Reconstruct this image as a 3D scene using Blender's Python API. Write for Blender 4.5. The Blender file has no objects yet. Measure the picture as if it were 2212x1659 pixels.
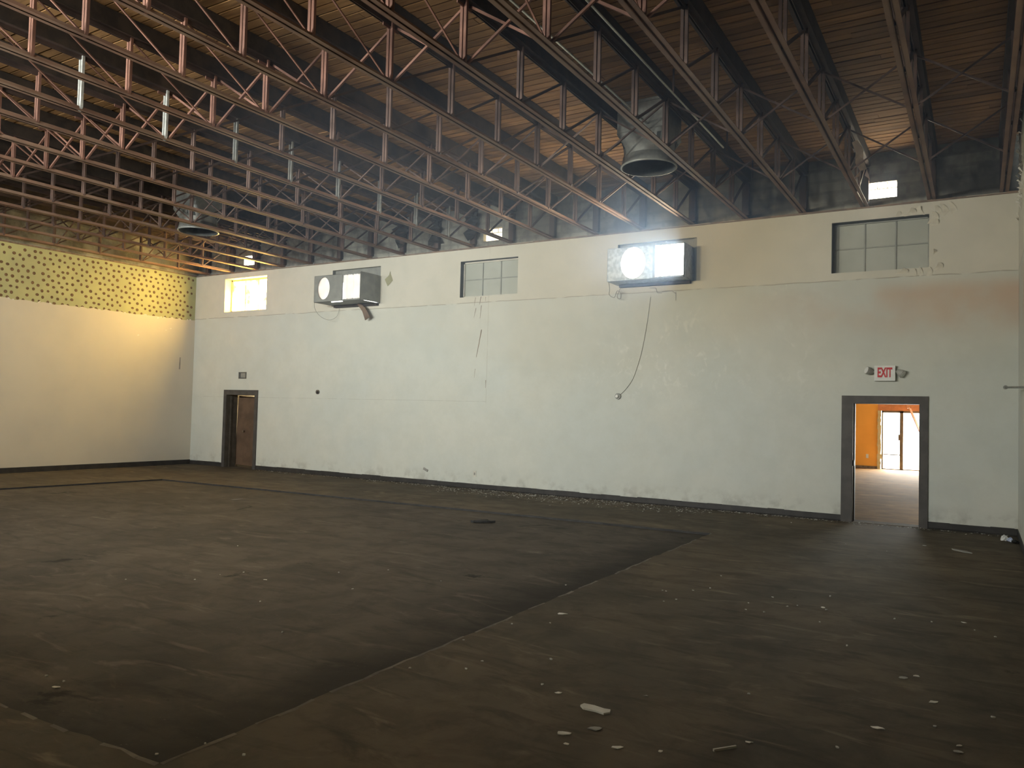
import bpy, math, random
from mathutils import Vector, Matrix

random.seed(7)
S = bpy.context.scene
COL = S.collection

# ------------------------------------------------------------------ camera
cam_d = bpy.data.cameras.new('camera')
cam = bpy.data.objects.new('camera', cam_d)
COL.objects.link(cam)
cam_d.sensor_fit = 'HORIZONTAL'
cam_d.sensor_width = 36.0
cam_d.lens = 36.0 * 1679.215 / 2212.0
cam_d.clip_start = 0.05
cam_d.clip_end = 300
_r = (0.85746366, 0.51393154, 0.02510844)
_u = (-0.00366528, -0.04269544, 0.99908141)
_w = (-0.51453147, 0.85676804, 0.03472609)
cam.matrix_world = Matrix(((_r[0], _u[0], -_w[0], 0.0), (_r[1], _u[1], -_w[1], 0.0),
                           (_r[2], _u[2], -_w[2], 1.7), (0, 0, 0, 1)))
S.camera = cam

# ------------------------------------------------------------------ view, world, large lights
S.view_settings.view_transform = 'Standard'
S.view_settings.look = 'None'
S.view_settings.exposure = 0.95
S.view_settings.gamma = 1.0
S.view_settings.use_curve_mapping = False
cy = S.cycles
cy.use_denoising = True
cy.max_bounces = 6
cy.diffuse_bounces = 4
cy.glossy_bounces = 2
cy.transmission_bounces = 3
cy.volume_bounces = 0
cy.transparent_max_bounces = 8
cy.caustics_reflective = False
cy.caustics_refractive = False
cy.sample_clamp_indirect = 4.0
cy.use_adaptive_sampling = True
cy.adaptive_threshold = 0.03

world = bpy.data.worlds.new('sky')
S.world = world
world.use_nodes = True
wb = world.node_tree.nodes['Background']
wb.inputs['Color'].default_value = (0.80, 0.90, 1.0, 1)
wb.inputs['Strength'].default_value = 3.0


def area_light(name, loc, direction, sx, sy, power, color):
    d = bpy.data.lights.new(name, 'AREA')
    d.shape = 'RECTANGLE'
    d.size = sx
    d.size_y = sy
    d.energy = power
    d.color = color
    o = bpy.data.objects.new(name, d)
    COL.objects.link(o)
    o.location = loc
    o.rotation_euler = Vector(direction).to_track_quat('-Z', 'Z').to_euler()
    return o


# area lamps in unseen high windows: main one read from shadows, others added
for _x, _p in ((-16.0, 185), (-12.6, 300), (-9.2, 640), (-5.6, 230)):
    area_light('unseen_window_light', (_x, -1.85, 4.55), (0.0, 1, -0.02), 1.5, 0.85, _p, (0.96, 0.98, 0.93))
area_light('storefront_daylight', (-2.0, 31.2, 1.2), (0, -1, 0), 7.0, 3.6, 2300, (1.0, 0.97, 0.92))
area_light('storage_room_lamp', (-17.0, 16.3, 2.75), (0, 0.75, -0.5), 0.5, 0.4, 60, (1.0, 0.85, 0.6))

sun_d = bpy.data.lights.new('sun', 'SUN')
sun_d.energy = 9.0
sun_d.angle = math.radians(0.6)
sun_d.color = (1.0, 0.93, 0.8)
sun = bpy.data.objects.new('sun', sun_d)
COL.objects.link(sun)
sun.location = (0, 40, 40)
sun.rotation_euler = Vector((0.10, -0.72, -0.72)).to_track_quat('-Z', 'Z').to_euler()


# ------------------------------------------------------------------ node helpers
class NT:
    def __init__(s, name):
        s.m = bpy.data.materials.new(name)
        s.m.use_nodes = True
        s.t = s.m.node_tree
        s.b = s.t.nodes['Principled BSDF']
        s._pos = None

    def n(s, typ, **kw):
        nd = s.t.nodes.new(typ)
        for k, v in kw.items():
            setattr(nd, k, v)
        return nd

    def link(s, a, b):
        s.t.links.new(a, b)

    def put(s, sock, v):
        if hasattr(v, 'is_output'):
            s.link(v, sock)
        else:
            if sock.type == 'RGBA' and len(v) == 3:
                v = (*v, 1)
            sock.default_value = v

    @property
    def pos(s):
        if s._pos is None:
            s._pos = s.n('ShaderNodeNewGeometry').outputs['Position']
        return s._pos

    def sep(s, v=None):
        nd = s.n('ShaderNodeSeparateXYZ')
        s.link(v or s.pos, nd.inputs[0])
        return nd.outputs

    def math(s, op, a, b=0.0, c=None, clamp=False):
        nd = s.n('ShaderNodeMath', operation=op, use_clamp=clamp)
        s.put(nd.inputs[0], a)
        s.put(nd.inputs[1], b)
        if c is not None:
            s.put(nd.inputs[2], c)
        return nd.outputs[0]

    def noise(s, scale, detail=4, rough=0.55, vec=None, dist=0.0, stretch=None):
        v = vec or s.pos
        if stretch:
            mp = s.n('ShaderNodeMapping')
            mp.inputs['Scale'].default_value = stretch
            s.link(v, mp.inputs[0])
            v = mp.outputs[0]
        nd = s.n('ShaderNodeTexNoise')
        s.link(v, nd.inputs['Vector'])
        nd.inputs['Scale'].default_value = scale
        nd.inputs['Detail'].default_value = detail
        nd.inputs['Roughness'].default_value = rough
        nd.inputs['Distortion'].default_value = dist
        return nd.outputs['Fac']

    def ramp(s, v, lo, hi, smooth=True):
        nd = s.n('ShaderNodeMapRange', interpolation_type='SMOOTHSTEP' if smooth else 'LINEAR')
        s.put(nd.inputs['Value'], v)
        s.put(nd.inputs['From Min'], lo)
        s.put(nd.inputs['From Max'], hi)
        return nd.outputs[0]

    def mix(s, fac, a, b, mode='MIX'):
        nd = s.n('ShaderNodeMix', data_type='RGBA', blend_type=mode)
        s.put(nd.inputs[0], fac)
        s.put(nd.inputs[6], a)
        s.put(nd.inputs[7], b)
        return nd.outputs[2]

    def bump(s, h, strength=0.3, dist=0.01):
        nd = s.n('ShaderNodeBump')
        nd.inputs['Strength'].default_value = strength
        nd.inputs['Distance'].default_value = dist
        s.link(h, nd.inputs['Height'])
        s.link(nd.outputs[0], s.b.inputs['Normal'])

    def out(s, color, rough=0.7, metal=0.0, spec=0.5):
        s.put(s.b.inputs['Base Color'], color)
        s.put(s.b.inputs['Roughness'], rough)
        s.put(s.b.inputs['Metallic'], metal)
        s.b.inputs['Specular IOR Level'].default_value = spec
        return s.m


def plain(name, c1, c2=None, scale=6, rough=0.7, metal=0.0, spec=0.4, lo=0.35, hi=0.65):
    t = NT(name)
    if c2 is None:
        c2 = tuple(x * 0.72 for x in c1)
    f = t.ramp(t.noise(scale, 5), lo, hi)
    return t.out(t.mix(f, c1, c2), rough, metal, spec)


def lit(name, color, strength, c2=None, scale=3.0):
    t = NT(name)
    t.b.inputs['Base Color'].default_value = (0.6, 0.6, 0.6, 1)
    if c2:
        f = t.ramp(t.noise(scale, 3), 0.4, 0.62)
        t.put(t.b.inputs['Emission Color'], t.mix(f, color, c2))
    else:
        t.b.inputs['Emission Color'].default_value = (*color, 1)
    t.b.inputs['Emission Strength'].default_value = strength
    return t.m


# ------------------------------------------------------------------ materials
def m_back_wall():
    t = NT('painted_drywall_back')
    o = t.sep()
    x, z = o[0], o[2]
    wob = t.noise(2.0, 3)
    zz = t.math('ADD', z, t.math('MULTIPLY', t.math('SUBTRACT', wob, 0.5), 0.05))
    up = t.ramp(zz, 4.03, 4.07)
    lower = t.mix(t.ramp(t.noise(0.55, 3), 0.35, 0.68), (0.545, 0.565, 0.515), (0.59, 0.59, 0.52))
    upper = t.mix(t.ramp(t.noise(0.8, 4), 0.35, 0.7), (0.62, 0.595, 0.51), (0.58, 0.56, 0.475))
    col = t.mix(up, lower, upper)
    # pale scuffs where old paint was rubbed, mostly below the right-hand cooler
    sc = t.ramp(t.noise(7.0, 6, 0.7, dist=0.8, stretch=(1, 1, 0.8)), 0.54, 0.66)
    zone = t.math('MULTIPLY', t.ramp(t.noise(0.7, 2), 0.30, 0.5),
                  t.math('MULTIPLY', t.math('MULTIPLY', t.ramp(x, -7.5, -5.5), t.math('SUBTRACT', 1.0, t.ramp(x, -3.2, -1.8))), t.math('SUBTRACT', 1.0, up)))
    col = t.mix(t.math('MULTIPLY', t.math('MULTIPLY', sc, t.math('MULTIPLY', zone, t.ramp(z, 1.5, 2.9))), 0.55), col, (0.74, 0.73, 0.66))
    mot = t.ramp(t.noise(2.4, 6, 0.7), 0.30, 0.72)
    col = t.mix(t.math('MULTIPLY', mot, 0.28), col, (0.44, 0.45, 0.39))
    # soft brown tint in a band under the seam, strongest at the right end
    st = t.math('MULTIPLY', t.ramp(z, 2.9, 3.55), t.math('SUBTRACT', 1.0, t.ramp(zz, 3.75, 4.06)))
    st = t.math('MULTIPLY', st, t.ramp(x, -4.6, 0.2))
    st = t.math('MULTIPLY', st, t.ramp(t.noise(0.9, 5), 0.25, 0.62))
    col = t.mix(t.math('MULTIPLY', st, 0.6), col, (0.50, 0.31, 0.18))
    # hairline joint between the boards and two taped joints
    brk = t.ramp(t.noise(3.0, 3), 0.36, 0.5)
    j1 = t.math('MULTIPLY', t.math('LESS_THAN', t.math('ABSOLUTE', t.math('SUBTRACT', zz, 4.048)), 0.008), brk)
    j2 = t.math('MULTIPLY', t.math('LESS_THAN', t.math('ABSOLUTE', t.math('ADD', x, 9.10)), 0.007),
                t.math('MULTIPLY', brk, t.math('GREATER_THAN', z, 1.85)))
    j3 = t.math('MULTIPLY', t.math('LESS_THAN', t.math('ABSOLUTE', t.math('SUBTRACT', z, 1.89)), 0.006),
                t.math('MULTIPLY', brk, t.math('LESS_THAN', x, -9.1)))
    col = t.mix(t.math('MULTIPLY', j1, 0.55), col, (0.2, 0.16, 0.11))
    col = t.mix(t.math('MULTIPLY', j2, 0.30), col, (0.3, 0.26, 0.2))
    col = t.mix(t.math('MULTIPLY', j3, 0.30), col, (0.3, 0.28, 0.24))
    # grime just above the base
    gr = t.math('MULTIPLY', t.math('SUBTRACT', 1.0, t.ramp(z, 0.1, 0.45)), t.ramp(t.noise(5, 5), 0.45, 0.7))
    col = t.mix(t.math('MULTIPLY', gr, 0.4), col, (0.2, 0.18, 0.15))
    t.bump(t.noise(40, 3), 0.12, 0.004)
    return t.out(col, 0.75, 0, 0.3)


def m_left_wall():
    t = NT('painted_drywall_left')
    col = t.mix(t.ramp(t.noise(0.6, 4), 0.35, 0.7), (0.60, 0.56, 0.46), (0.54, 0.51, 0.43))
    t.bump(t.noise(40, 3), 0.12, 0.004)
    return t.out(col, 0.75, 0, 0.3)


def m_block():
    t = NT('grey_concrete_block')
    br = t.n('ShaderNodeTexBrick')
    mp = t.n('ShaderNodeMapping')
    mp.inputs['Rotation'].default_value = (math.radians(90), 0, 0)
    t.link(t.pos, mp.inputs[0])
    t.link(mp.outputs[0], br.inputs['Vector'])
    br.inputs['Scale'].default_value = 1.0
    br.inputs['Brick Width'].default_value = 0.40
    br.inputs['Row Height'].default_value = 0.20
    br.inputs['Mortar Size'].default_value = 0.028
    br.inputs['Color1'].default_value = (0.33, 0.33, 0.285, 1)
    br.inputs['Color2'].default_value = (0.29, 0.29, 0.26, 1)
    br.inputs['Mortar'].default_value = (0.25, 0.25, 0.22, 1)
    dirt = t.ramp(t.noise(1.3, 6, 0.65), 0.36, 0.62)
    col = t.mix(t.math('MULTIPLY', dirt, 0.75), br.outputs['Color'], (0.07, 0.065, 0.06))
    return t.out(col, 0.9, 0, 0.2)


def m_floor(name, a, b, c, pit=False, spec=0.22, rough=0.85):
    t = NT(name)
    base = t.mix(t.ramp(t.noise(0.5, 6, 0.62, dist=0.6), 0.36, 0.64), a, b)
    mott = t.ramp(t.noise(1.9, 8, 0.70, dist=0.5), 0.42, 0.62)
    col = t.mix(t.math('MULTIPLY', mott, 0.42), base, c)
    streak = t.ramp(t.noise(2.6, 6, 0.65, stretch=(0.5, 1.7, 1), dist=0.7), 0.50, 0.68)
    col = t.mix(t.math('MULTIPLY', streak, 0.55), col, c)
    # worn pale streaks
    pale = t.ramp(t.noise(3.1, 5, 0.62, stretch=(0.4, 1.3, 1), dist=1.1), 0.56, 0.74)
    col = t.mix(t.math('MULTIPLY', pale, 0.5), col, tuple(min(1, v * 1.9) for v in a))
    # tar-black blots
    blot = t.ramp(t.noise(1.25, 8, 0.66, dist=0.5, stretch=(0.8, 1.0, 1)), 0.63 if pit else 0.655, 0.69 if pit else 0.73)
    col = t.mix(t.math('MULTIPLY', blot, 0.85), col, (0.008, 0.0075, 0.007))
    if pit:
        o = t.sep()
        w = t.math('MULTIPLY', t.math('SUBTRACT', t.noise(1.6, 5), 0.5), 0.9)
        e1 = t.ramp(t.math('ADD', o[0], w), -4.1, -3.35)
        e2 = t.math('SUBTRACT', 1.0, t.ramp(t.math('ADD', o[1], w), 2.1, 2.9))
        col = t.mix(t.math('MULTIPLY', t.math('MAXIMUM', e1, e2), 0.65), col, (0.014, 0.012, 0.010))
    sp = t.ramp(t.noise(55, 2), 0.70, 0.78)
    col = t.mix(t.math('MULTIPLY', sp, 0.25), col, (0.25, 0.23, 0.2))
    t.bump(t.noise(9, 6), 0.25, 0.01)
    return t.out(col, rough, 0, spec)


def m_wood_deck():
    t = NT('roof_plank_wood')
    g = t.n('ShaderNodeNewGeometry')
    rnd = g.outputs['Random Per Island']
    grain = t.noise(3.0, 6, 0.65, stretch=(0.6, 9, 9))
    a = t.mix(rnd, (0.47, 0.265, 0.112), (0.27, 0.148, 0.062))
    col = t.mix(t.ramp(grain, 0.45, 0.75), a, (0.19, 0.105, 0.05))
    stain = t.ramp(t.noise(0.5, 4), 0.5, 0.72)
    col = t.mix(t.math('MULTIPLY', stain, 0.5), col, (0.09, 0.055, 0.035))
    return t.out(col, 0.8, 0, 0.2)


def m_steel(name, a, b, dust=None):
    t = NT(name)
    col = t.mix(t.ramp(t.noise(2.5, 5), 0.35, 0.65), a, b)
    if dust:
        col = t.mix(t.math('MULTIPLY', t.ramp(t.noise(1.1, 5), 0.42, 0.65), 0.7), col, dust)
    return t.out(col, 0.65, 0.0, 0.35)


def m_galv(name, v=0.42, rust=0.3):
    t = NT(name)
    sp = t.n('ShaderNodeTexVoronoi')
    t.link(t.pos, sp.inputs['Vector'])
    sp.inputs['Scale'].default_value = 22
    col = t.mix(sp.outputs['Distance'], (v, v * 1.02, v * 0.95), (v * 0.72, v * 0.75, v * 0.70))
    col = t.mix(t.math('MULTIPLY', t.ramp(t.noise(3, 5), 0.5, 0.7), rust), col, (0.16, 0.13, 0.09))
    return t.out(col, 0.5, 0.3, 0.5)


M = {}
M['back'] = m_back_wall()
M['left'] = m_left_wall()
M['block'] = m_block()
M['floor'] = m_floor('worn_brown_concrete', (0.122, 0.096, 0.065), (0.078, 0.066, 0.048), (0.036, 0.030, 0.022))
M['pit'] = m_floor('dark_adhesive_concrete', (0.094, 0.078, 0.060), (0.062, 0.054, 0.044), (0.030, 0.026, 0.022), pit=True)
M['floor2'] = m_floor('bare_brown_concrete', (0.25, 0.145, 0.062), (0.19, 0.11, 0.048), (0.10, 0.06, 0.027), spec=0.05, rough=0.85)
M['deck'] = m_wood_deck()
M['roof'] = plain('roof_underlay_black', (0.02, 0.02, 0.02))
M['primer'] = m_steel('red_primer_steel', (0.255, 0.128, 0.090), (0.15, 0.076, 0.055))
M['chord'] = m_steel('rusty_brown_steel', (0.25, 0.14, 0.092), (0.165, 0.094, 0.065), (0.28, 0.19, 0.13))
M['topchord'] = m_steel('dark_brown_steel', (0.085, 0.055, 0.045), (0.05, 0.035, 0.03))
M['shadesteel'] = m_steel('shaded_brown_steel', (0.15, 0.095, 0.075), (0.09, 0.06, 0.05))  # backlit darkness of the wall-side uprights put into the colour
M['nailer'] = plain('dark_brown_wood', (0.055, 0.040, 0.030), (0.030, 0.024, 0.020), rough=0.85)  # dark brown timber tone, mottled by noise
M['galv'] = m_galv('galvanised_sheet', 0.30, 0.5)
M['ductinside'] = plain('shaded_duct_inside', (0.06, 0.065, 0.06), (0.03, 0.032, 0.03))  # shade inside the ducts put into a darker colour
M['galv_bright'] = m_galv('bright_galvanised_pipe', 0.72, 0.1)
M['coolermetal'] = plain('weathered_cooler_metal', (0.52, 0.55, 0.54), (0.30, 0.32, 0.31), scale=14, rough=0.5, metal=0.2)
M['coolerdark'] = plain('grey_painted_cooler_metal', (0.27, 0.275, 0.25), (0.22, 0.225, 0.205), rough=0.6)
M['base'] = plain('black_cove_base', (0.035, 0.032, 0.030), (0.022, 0.021, 0.020), rough=0.6)
M['casing'] = plain('dark_brown_door_paint', (0.075, 0.068, 0.062), (0.055, 0.050, 0.046), rough=0.55)
M['doorwood'] = plain('brown_door_wood', (0.14, 0.085, 0.052), (0.09, 0.056, 0.035), scale=3, rough=0.6)
M['olddoor'] = plain('old_brown_jamb', (0.10, 0.085, 0.065), (0.07, 0.06, 0.045))
M['board'] = plain('grey_brown_board', (0.17, 0.15, 0.12))
M['ledge'] = plain('rough_brown_ledge', (0.24, 0.17, 0.12), (0.13, 0.095, 0.07), scale=9)
M['green'] = plain('yellow_green_board', (0.42, 0.43, 0.22), (0.36, 0.37, 0.20), scale=1.5)
M['daub'] = plain('brown_glue_daub', (0.17, 0.105, 0.055), (0.10, 0.06, 0.03), scale=20)
M['white'] = plain('white_plaster', (0.72, 0.70, 0.63), (0.6, 0.58, 0.52))
M['peel'] = plain('peeled_cream_paint', (0.66, 0.63, 0.53), (0.56, 0.53, 0.44), scale=12)
M['crumb'] = plain('dusty_plaster', (0.46, 0.45, 0.40), (0.36, 0.35, 0.31))
M['grime'] = plain('dirty_paper', (0.30, 0.29, 0.26), (0.22, 0.21, 0.19))
M['signwhite'] = plain('white_sign_plastic', (0.70, 0.70, 0.66), (0.64, 0.64, 0.60), rough=0.45)
M['signred'] = plain('red_sign_letters', (0.55, 0.035, 0.045), (0.5, 0.03, 0.04), rough=0.5)
M['lampgrey'] = plain('grey_lamp_plastic', (0.42, 0.42, 0.38), (0.34, 0.34, 0.31), rough=0.5)
M['black'] = plain('black_plastic', (0.02, 0.02, 0.02), rough=0.5)
M['paintpane'] = plain('grey_painted_glass', (0.42, 0.44, 0.39), (0.37, 0.39, 0.34), scale=2, rough=0.5)
M['winframe'] = plain('pale_window_frame', (0.60, 0.58, 0.50), (0.5, 0.48, 0.42))
M['winframe_grey'] = plain('grey_window_bars', (0.33, 0.34, 0.31), (0.26, 0.27, 0.25))
M['reveal'] = plain('shaded_window_jamb', (0.10, 0.105, 0.105), (0.075, 0.08, 0.08))  # shade of the window reveals put into the colour
M['yellowframe'] = plain('cream_window_frame', (0.62, 0.52, 0.30), (0.55, 0.45, 0.25))
M['orange'] = plain('orange_wall_paint', (0.90, 0.42, 0.075), (0.84, 0.38, 0.065), scale=1)
M['plain2'] = plain('pale_wall_paint', (0.6, 0.55, 0.45))
M['orangestrip'] = plain('orange_brown_strip', (0.62, 0.25, 0.10), (0.5, 0.2, 0.08))
M['bronze'] = plain('bronze_frame', (0.22, 0.17, 0.11), (0.17, 0.13, 0.09), rough=0.4, metal=0.3)
M['olive'] = plain('olive_paper', (0.34, 0.33, 0.20), (0.30, 0.29, 0.18))
M['felt'] = plain('black_roofing_felt', (0.018, 0.018, 0.018), (0.03, 0.03, 0.03))
M['torn'] = plain('pinkish_torn_paper', (0.66, 0.54, 0.46), (0.5, 0.4, 0.34))
M['hose'] = plain('brown_flat_hose', (0.24, 0.165, 0.11), (0.16, 0.11, 0.075))
M['wire'] = plain('grey_wire', (0.30, 0.29, 0.26))
M['blue'] = plain('blue_white_wrapper', (0.60, 0.64, 0.72), (0.25, 0.32, 0.55), scale=40)
M['ground'] = plain('pale_pavement', (0.6, 0.56, 0.5))
M['yellowlit'] = lit('sunlit_yellow_curtain', (1.0, 0.62, 0.155), 66.0, (0.011, 0.0078, 0.0014), 2.6)
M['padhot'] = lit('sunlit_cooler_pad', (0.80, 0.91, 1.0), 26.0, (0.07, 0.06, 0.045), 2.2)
M['padglow'] = lit('added_glow_panel', (1.0, 0.93, 0.82), 150.0)
M['paddim'] = lit('dim_cooler_pad', (1.0, 0.93, 0.84), 0.33, (0.92, 0.76, 0.60), 4.0)
M['padgap'] = lit('daylight_gap', (1.0, 0.97, 0.9), 3.0)
M['ventlit'] = lit('sunlit_vent_glass', (1.0, 0.90, 0.70), 26.0)
M['ventlow'] = lit('sunlit_dusty_vent_glass', (1.0, 0.82, 0.55), 2.6, (1.0, 0.8, 0.5), 8.0)
t = NT('storefront_glass')
_tr = t.n('ShaderNodeBsdfTransparent')
_tr.inputs[0].default_value = (0.95, 0.97, 0.96, 1)
_gl = t.n('ShaderNodeBsdfGlossy')
_gl.inputs['Roughness'].default_value = 0.02
_mx = t.n('ShaderNodeMixShader')
_mx.inputs[0].default_value = 0.05
t.link(_tr.outputs[0], _mx.inputs[1])
t.link(_gl.outputs[0], _mx.inputs[2])
t.link(_mx.outputs[0], t.t.nodes['Material Output'].inputs['Surface'])
M['glass'] = t.m


# ------------------------------------------------------------------ mesh helpers
class MB:
    def __init__(s):
        s.v = []
        s.f = []
        s.mi = []
        s.cur = 0

    def add(s, vs, fs):
        o = len(s.v)
        s.v += [tuple(p) for p in vs]
        s.f += [tuple(i + o for i in f) for f in fs]
        s.mi += [s.cur] * len(fs)
        return s

    def box(s, x0, x1, y0, y1, z0, z1):
        return s.add([(x0, y0, z0), (x1, y0, z0), (x1, y1, z0), (x0, y1, z0),
                      (x0, y0, z1), (x1, y0, z1), (x1, y1, z1), (x0, y1, z1)],
                     [(0, 3, 2, 1), (4, 5, 6, 7), (0, 1, 5, 4), (1, 2, 6, 5), (2, 3, 7, 6), (3, 0, 4, 7)])

    def quad(s, a, b, c, d):
        return s.add([a, b, c, d], [(0, 1, 2, 3)])

    def prism(s, poly, axis, a, b):
        """poly: list of 2D points, extruded along axis from a to b."""
        def mk(p, h):
            if axis == 0:
                return (h, p[0], p[1])
            if axis == 1:
                return (p[0], h, p[1])
            return (p[0], p[1], h)
        n = len(poly)
        vs = [mk(p, a) for p in poly] + [mk(p, b) for p in poly]
        fs = [tuple(reversed(range(n))), tuple(range(n, 2 * n))]
        fs += [(i, (i + 1) % n, n + (i + 1) % n, n + i) for i in range(n)]
        return s.add(vs, fs)

    def bar(s, p, q, w, h):
        p, q = Vector(p), Vector(q)
        d = (q - p).normalized()
        up = Vector((0, 0, 1)) if abs(d.z) < 0.98 else Vector((1, 0, 0))
        a = d.cross(up).normalized()
        b = a.cross(d).normalized()
        vs = []
        for c in (p, q):
            for sa, sb in ((-1, -1), (1, -1), (1, 1), (-1, 1)):
                vs.append(c + a * sa * w / 2 + b * sb * h / 2)
        return s.add(vs, [(0, 3, 2, 1), (4, 5, 6, 7), (0, 1, 5, 4), (1, 2, 6, 5), (2, 3, 7, 6), (3, 0, 4, 7)])

    def tube(s, pts, r, n=8, cap=True):
        pts = [Vector(p) for p in pts]
        rings = []
        a = None
        for i, p in enumerate(pts):
            d = (pts[min(i + 1, len(pts) - 1)] - pts[max(i - 1, 0)]).normalized()
            if a is None:
                up = Vector((0, 0, 1)) if abs(d.z) < 0.9 else Vector((1, 0, 0))
                a = d.cross(up).normalized()
            else:
                a = (a - d * a.dot(d)).normalized()
            b = d.cross(a)
            rr = r[i] if isinstance(r, (list, tuple)) else r
            rings.append([p + a * rr * math.cos(2 * math.pi * k / n) + b * rr * math.sin(2 * math.pi * k / n) for k in range(n)])
        return s.loft(rings, cap)

    def loft(s, rings, cap=True, close=True):
        n = len(rings[0])
        vs = [p for r in rings for p in r]
        fs = []
        for i in range(len(rings) - 1):
            for k in range(n if close else n - 1):
                k2 = (k + 1) % n
                fs.append((i * n + k, i * n + k2, (i + 1) * n + k2, (i + 1) * n + k))
        if cap:
            fs.append(tuple(reversed(range(n))))
            fs.append(tuple(range((len(rings) - 1) * n, len(rings) * n)))
        return s.add(vs, fs)

    def build(s, name, mats, parent=None, smooth=False, offset=None):
        me = bpy.data.meshes.new(name)
        vs = s.v
        if offset is not None:
            vs = [(p[0] - offset[0], p[1] - offset[1], p[2] - offset[2]) for p in vs]
        me.from_pydata(vs, [], s.f)
        if not isinstance(mats, (list, tuple)):
            mats = [mats]
        for m in mats:
            me.materials.append(m)
        if len(mats) > 1:
            me.polygons.foreach_set('material_index', s.mi)
        if smooth:
            me.polygons.foreach_set('use_smooth', [True] * len(me.polygons))
        me.update()
        o = bpy.data.objects.new(name, me)
        COL.objects.link(o)
        if offset is not None:
            o.location = offset
        if parent:
            o.parent = parent
            if offset is not None:
                o.location = (0, 0, 0)
        return o


def empty(name, loc):
    o = bpy.data.objects.new(name, None)
    o.empty_display_size = 0.2
    COL.objects.link(o)
    o.location = loc
    return o


def tag(o, label, cat, group=None, kind=None):
    o['label'] = label
    o['category'] = cat
    if group:
        o['group'] = group
    if kind:
        o['kind'] = kind
    return o


def struct(o):
    o['kind'] = 'structure'
    return o


def kids(o):
    return [c for c in COL.objects if c.parent == o]


def dup(root, loc):
    r = root.copy()
    COL.objects.link(r)
    r.location = loc
    for ch in kids(root):
        c = ch.copy()
        COL.objects.link(c)
        c.parent = r
        for g in kids(ch):
            d = g.copy()
            COL.objects.link(d)
            d.parent = c
    return r


ORD = ['', 'first', 'second', 'third', 'fourth', 'fifth', 'sixth', 'seventh', 'eighth', 'ninth', 'tenth', 'eleventh',
       'twelfth', 'thirteenth', 'fourteenth', 'fifteenth', 'sixteenth', 'seventeenth', 'eighteenth', 'nineteenth',
       'twentieth']

# ------------------------------------------------------------------ room dimensions
XL, XR = -18.90, 0.52
YB, YF = 14.08, -1.02
ZL = 5.27          # top of the drywall, where the trusses bear
ZD = 6.17          # underside of the roof planks


def holed_wall(m, plane, x0, x1, z0, z1, holes, y0, y1):
    """wall across X at y0..y1 (front y0) with rectangular holes (xa, xb, za, zb)."""
    xs = sorted({x0, x1, *[h[0] for h in holes], *[h[1] for h in holes]})
    zs = sorted({z0, z1, *[h[2] for h in holes], *[h[3] for h in holes]})
    xs = [v for v in xs if x0 <= v <= x1]
    zs = [v for v in zs if z0 <= v <= z1]

    def solid(i, j):
        if i < 0 or j < 0 or i >= len(xs) - 1 or j >= len(zs) - 1:
            return False
        cx, cz = (xs[i] + xs[i + 1]) / 2, (zs[j] + zs[j + 1]) / 2
        return not any(h[0] < cx < h[1] and h[2] < cz < h[3] for h in holes)
    for i in range(len(xs) - 1):
        for j in range(len(zs) - 1):
            if not solid(i, j):
                continue
            a, b, c, d = xs[i], xs[i + 1], zs[j], zs[j + 1]
            m.quad((a, y0, c), (b, y0, c), (b, y0, d), (a, y0, d))
            m.quad((b, y1, c), (a, y1, c), (a, y1, d), (b, y1, d))
            if not solid(i - 1, j):
                m.quad((a, y1, c), (a, y0, c), (a, y0, d), (a, y1, d))
            if not solid(i + 1, j):
                m.quad((b, y0, c), (b, y1, c), (b, y1, d), (b, y0, d))
            if not solid(i, j - 1):
                m.quad((a, y1, c), (b, y1, c), (b, y0, c), (a, y0, c))
            if not solid(i, j + 1):
                m.quad((a, y0, d), (b, y0, d), (b, y1, d), (a, y1, d))
    return m


# holes in the back wall
H_W1 = (-17.69, -16.05, 4.20, 5.11)
H_C1 = (-13.71, -12.16, 4.165, 5.06)
H_W3 = (-9.86, -8.38, 4.18, 4.98)
H_C2 = (-6.105, -4.51, 4.21, 5.025)
H_W5 = (-2.16, -0.69, 4.18, 5.045)
H_D1 = (-1.80, -0.80, -0.05, 1.975)
H_D2 = (-17.44, -16.33, -0.05, 1.95)
V_1 = (-17.06, -16.57, 5.45, 5.70)
V_2 = (-9.33, -8.85, 5.40, 5.68)
V_3 = (-1.62, -1.17, 5.41, 5.68)

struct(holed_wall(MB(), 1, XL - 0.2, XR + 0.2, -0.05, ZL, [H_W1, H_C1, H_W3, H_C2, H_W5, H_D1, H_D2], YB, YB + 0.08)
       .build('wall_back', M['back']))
struct(holed_wall(MB(), 1, XL - 0.2, XR + 0.2, -0.05, 6.4, [H_W1, H_C1, H_W3, H_C2, H_W5, H_D1, H_D2, V_1, V_2, V_3],
                  YB + 0.08, YB + 0.34).build('wall_back_block', M['block']))

# left wall: plain drywall below a ragged edge, glue-daubed green board above, block above that
jag = []
y = YF
while y < YB:
    jag.append((y, 3.965 + 0.05 * (y - 8.9) / 5.2 + random.uniform(-0.022, 0.018)))
    y += random.uniform(0.06, 0.16)
jag.append((YB, 4.02))
m = MB()
for (ya, za), (yb, zb) in zip(jag[:-1], jag[1:]):
    m.quad((XL, ya, -0.05), (XL, yb, -0.05), (XL, yb, zb), (XL, ya, za))
    m.quad((XL, ya, za), (XL, yb, zb), (XL - 0.02, yb, zb), (XL - 0.02, ya, za))
m.quad((XL - 0.2, YF, -0.05), (XL - 0.2, YB, -0.05), (XL - 0.2, YB, 4), (XL - 0.2, YF, 4))
wl = struct(m.build('wall_left', M['left']))
m = MB()
m.box(XL - 0.04, XL - 0.015, YF, YB, 3.8, ZL)
m.cur = 1
row = 0
z = 4.01
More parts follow.
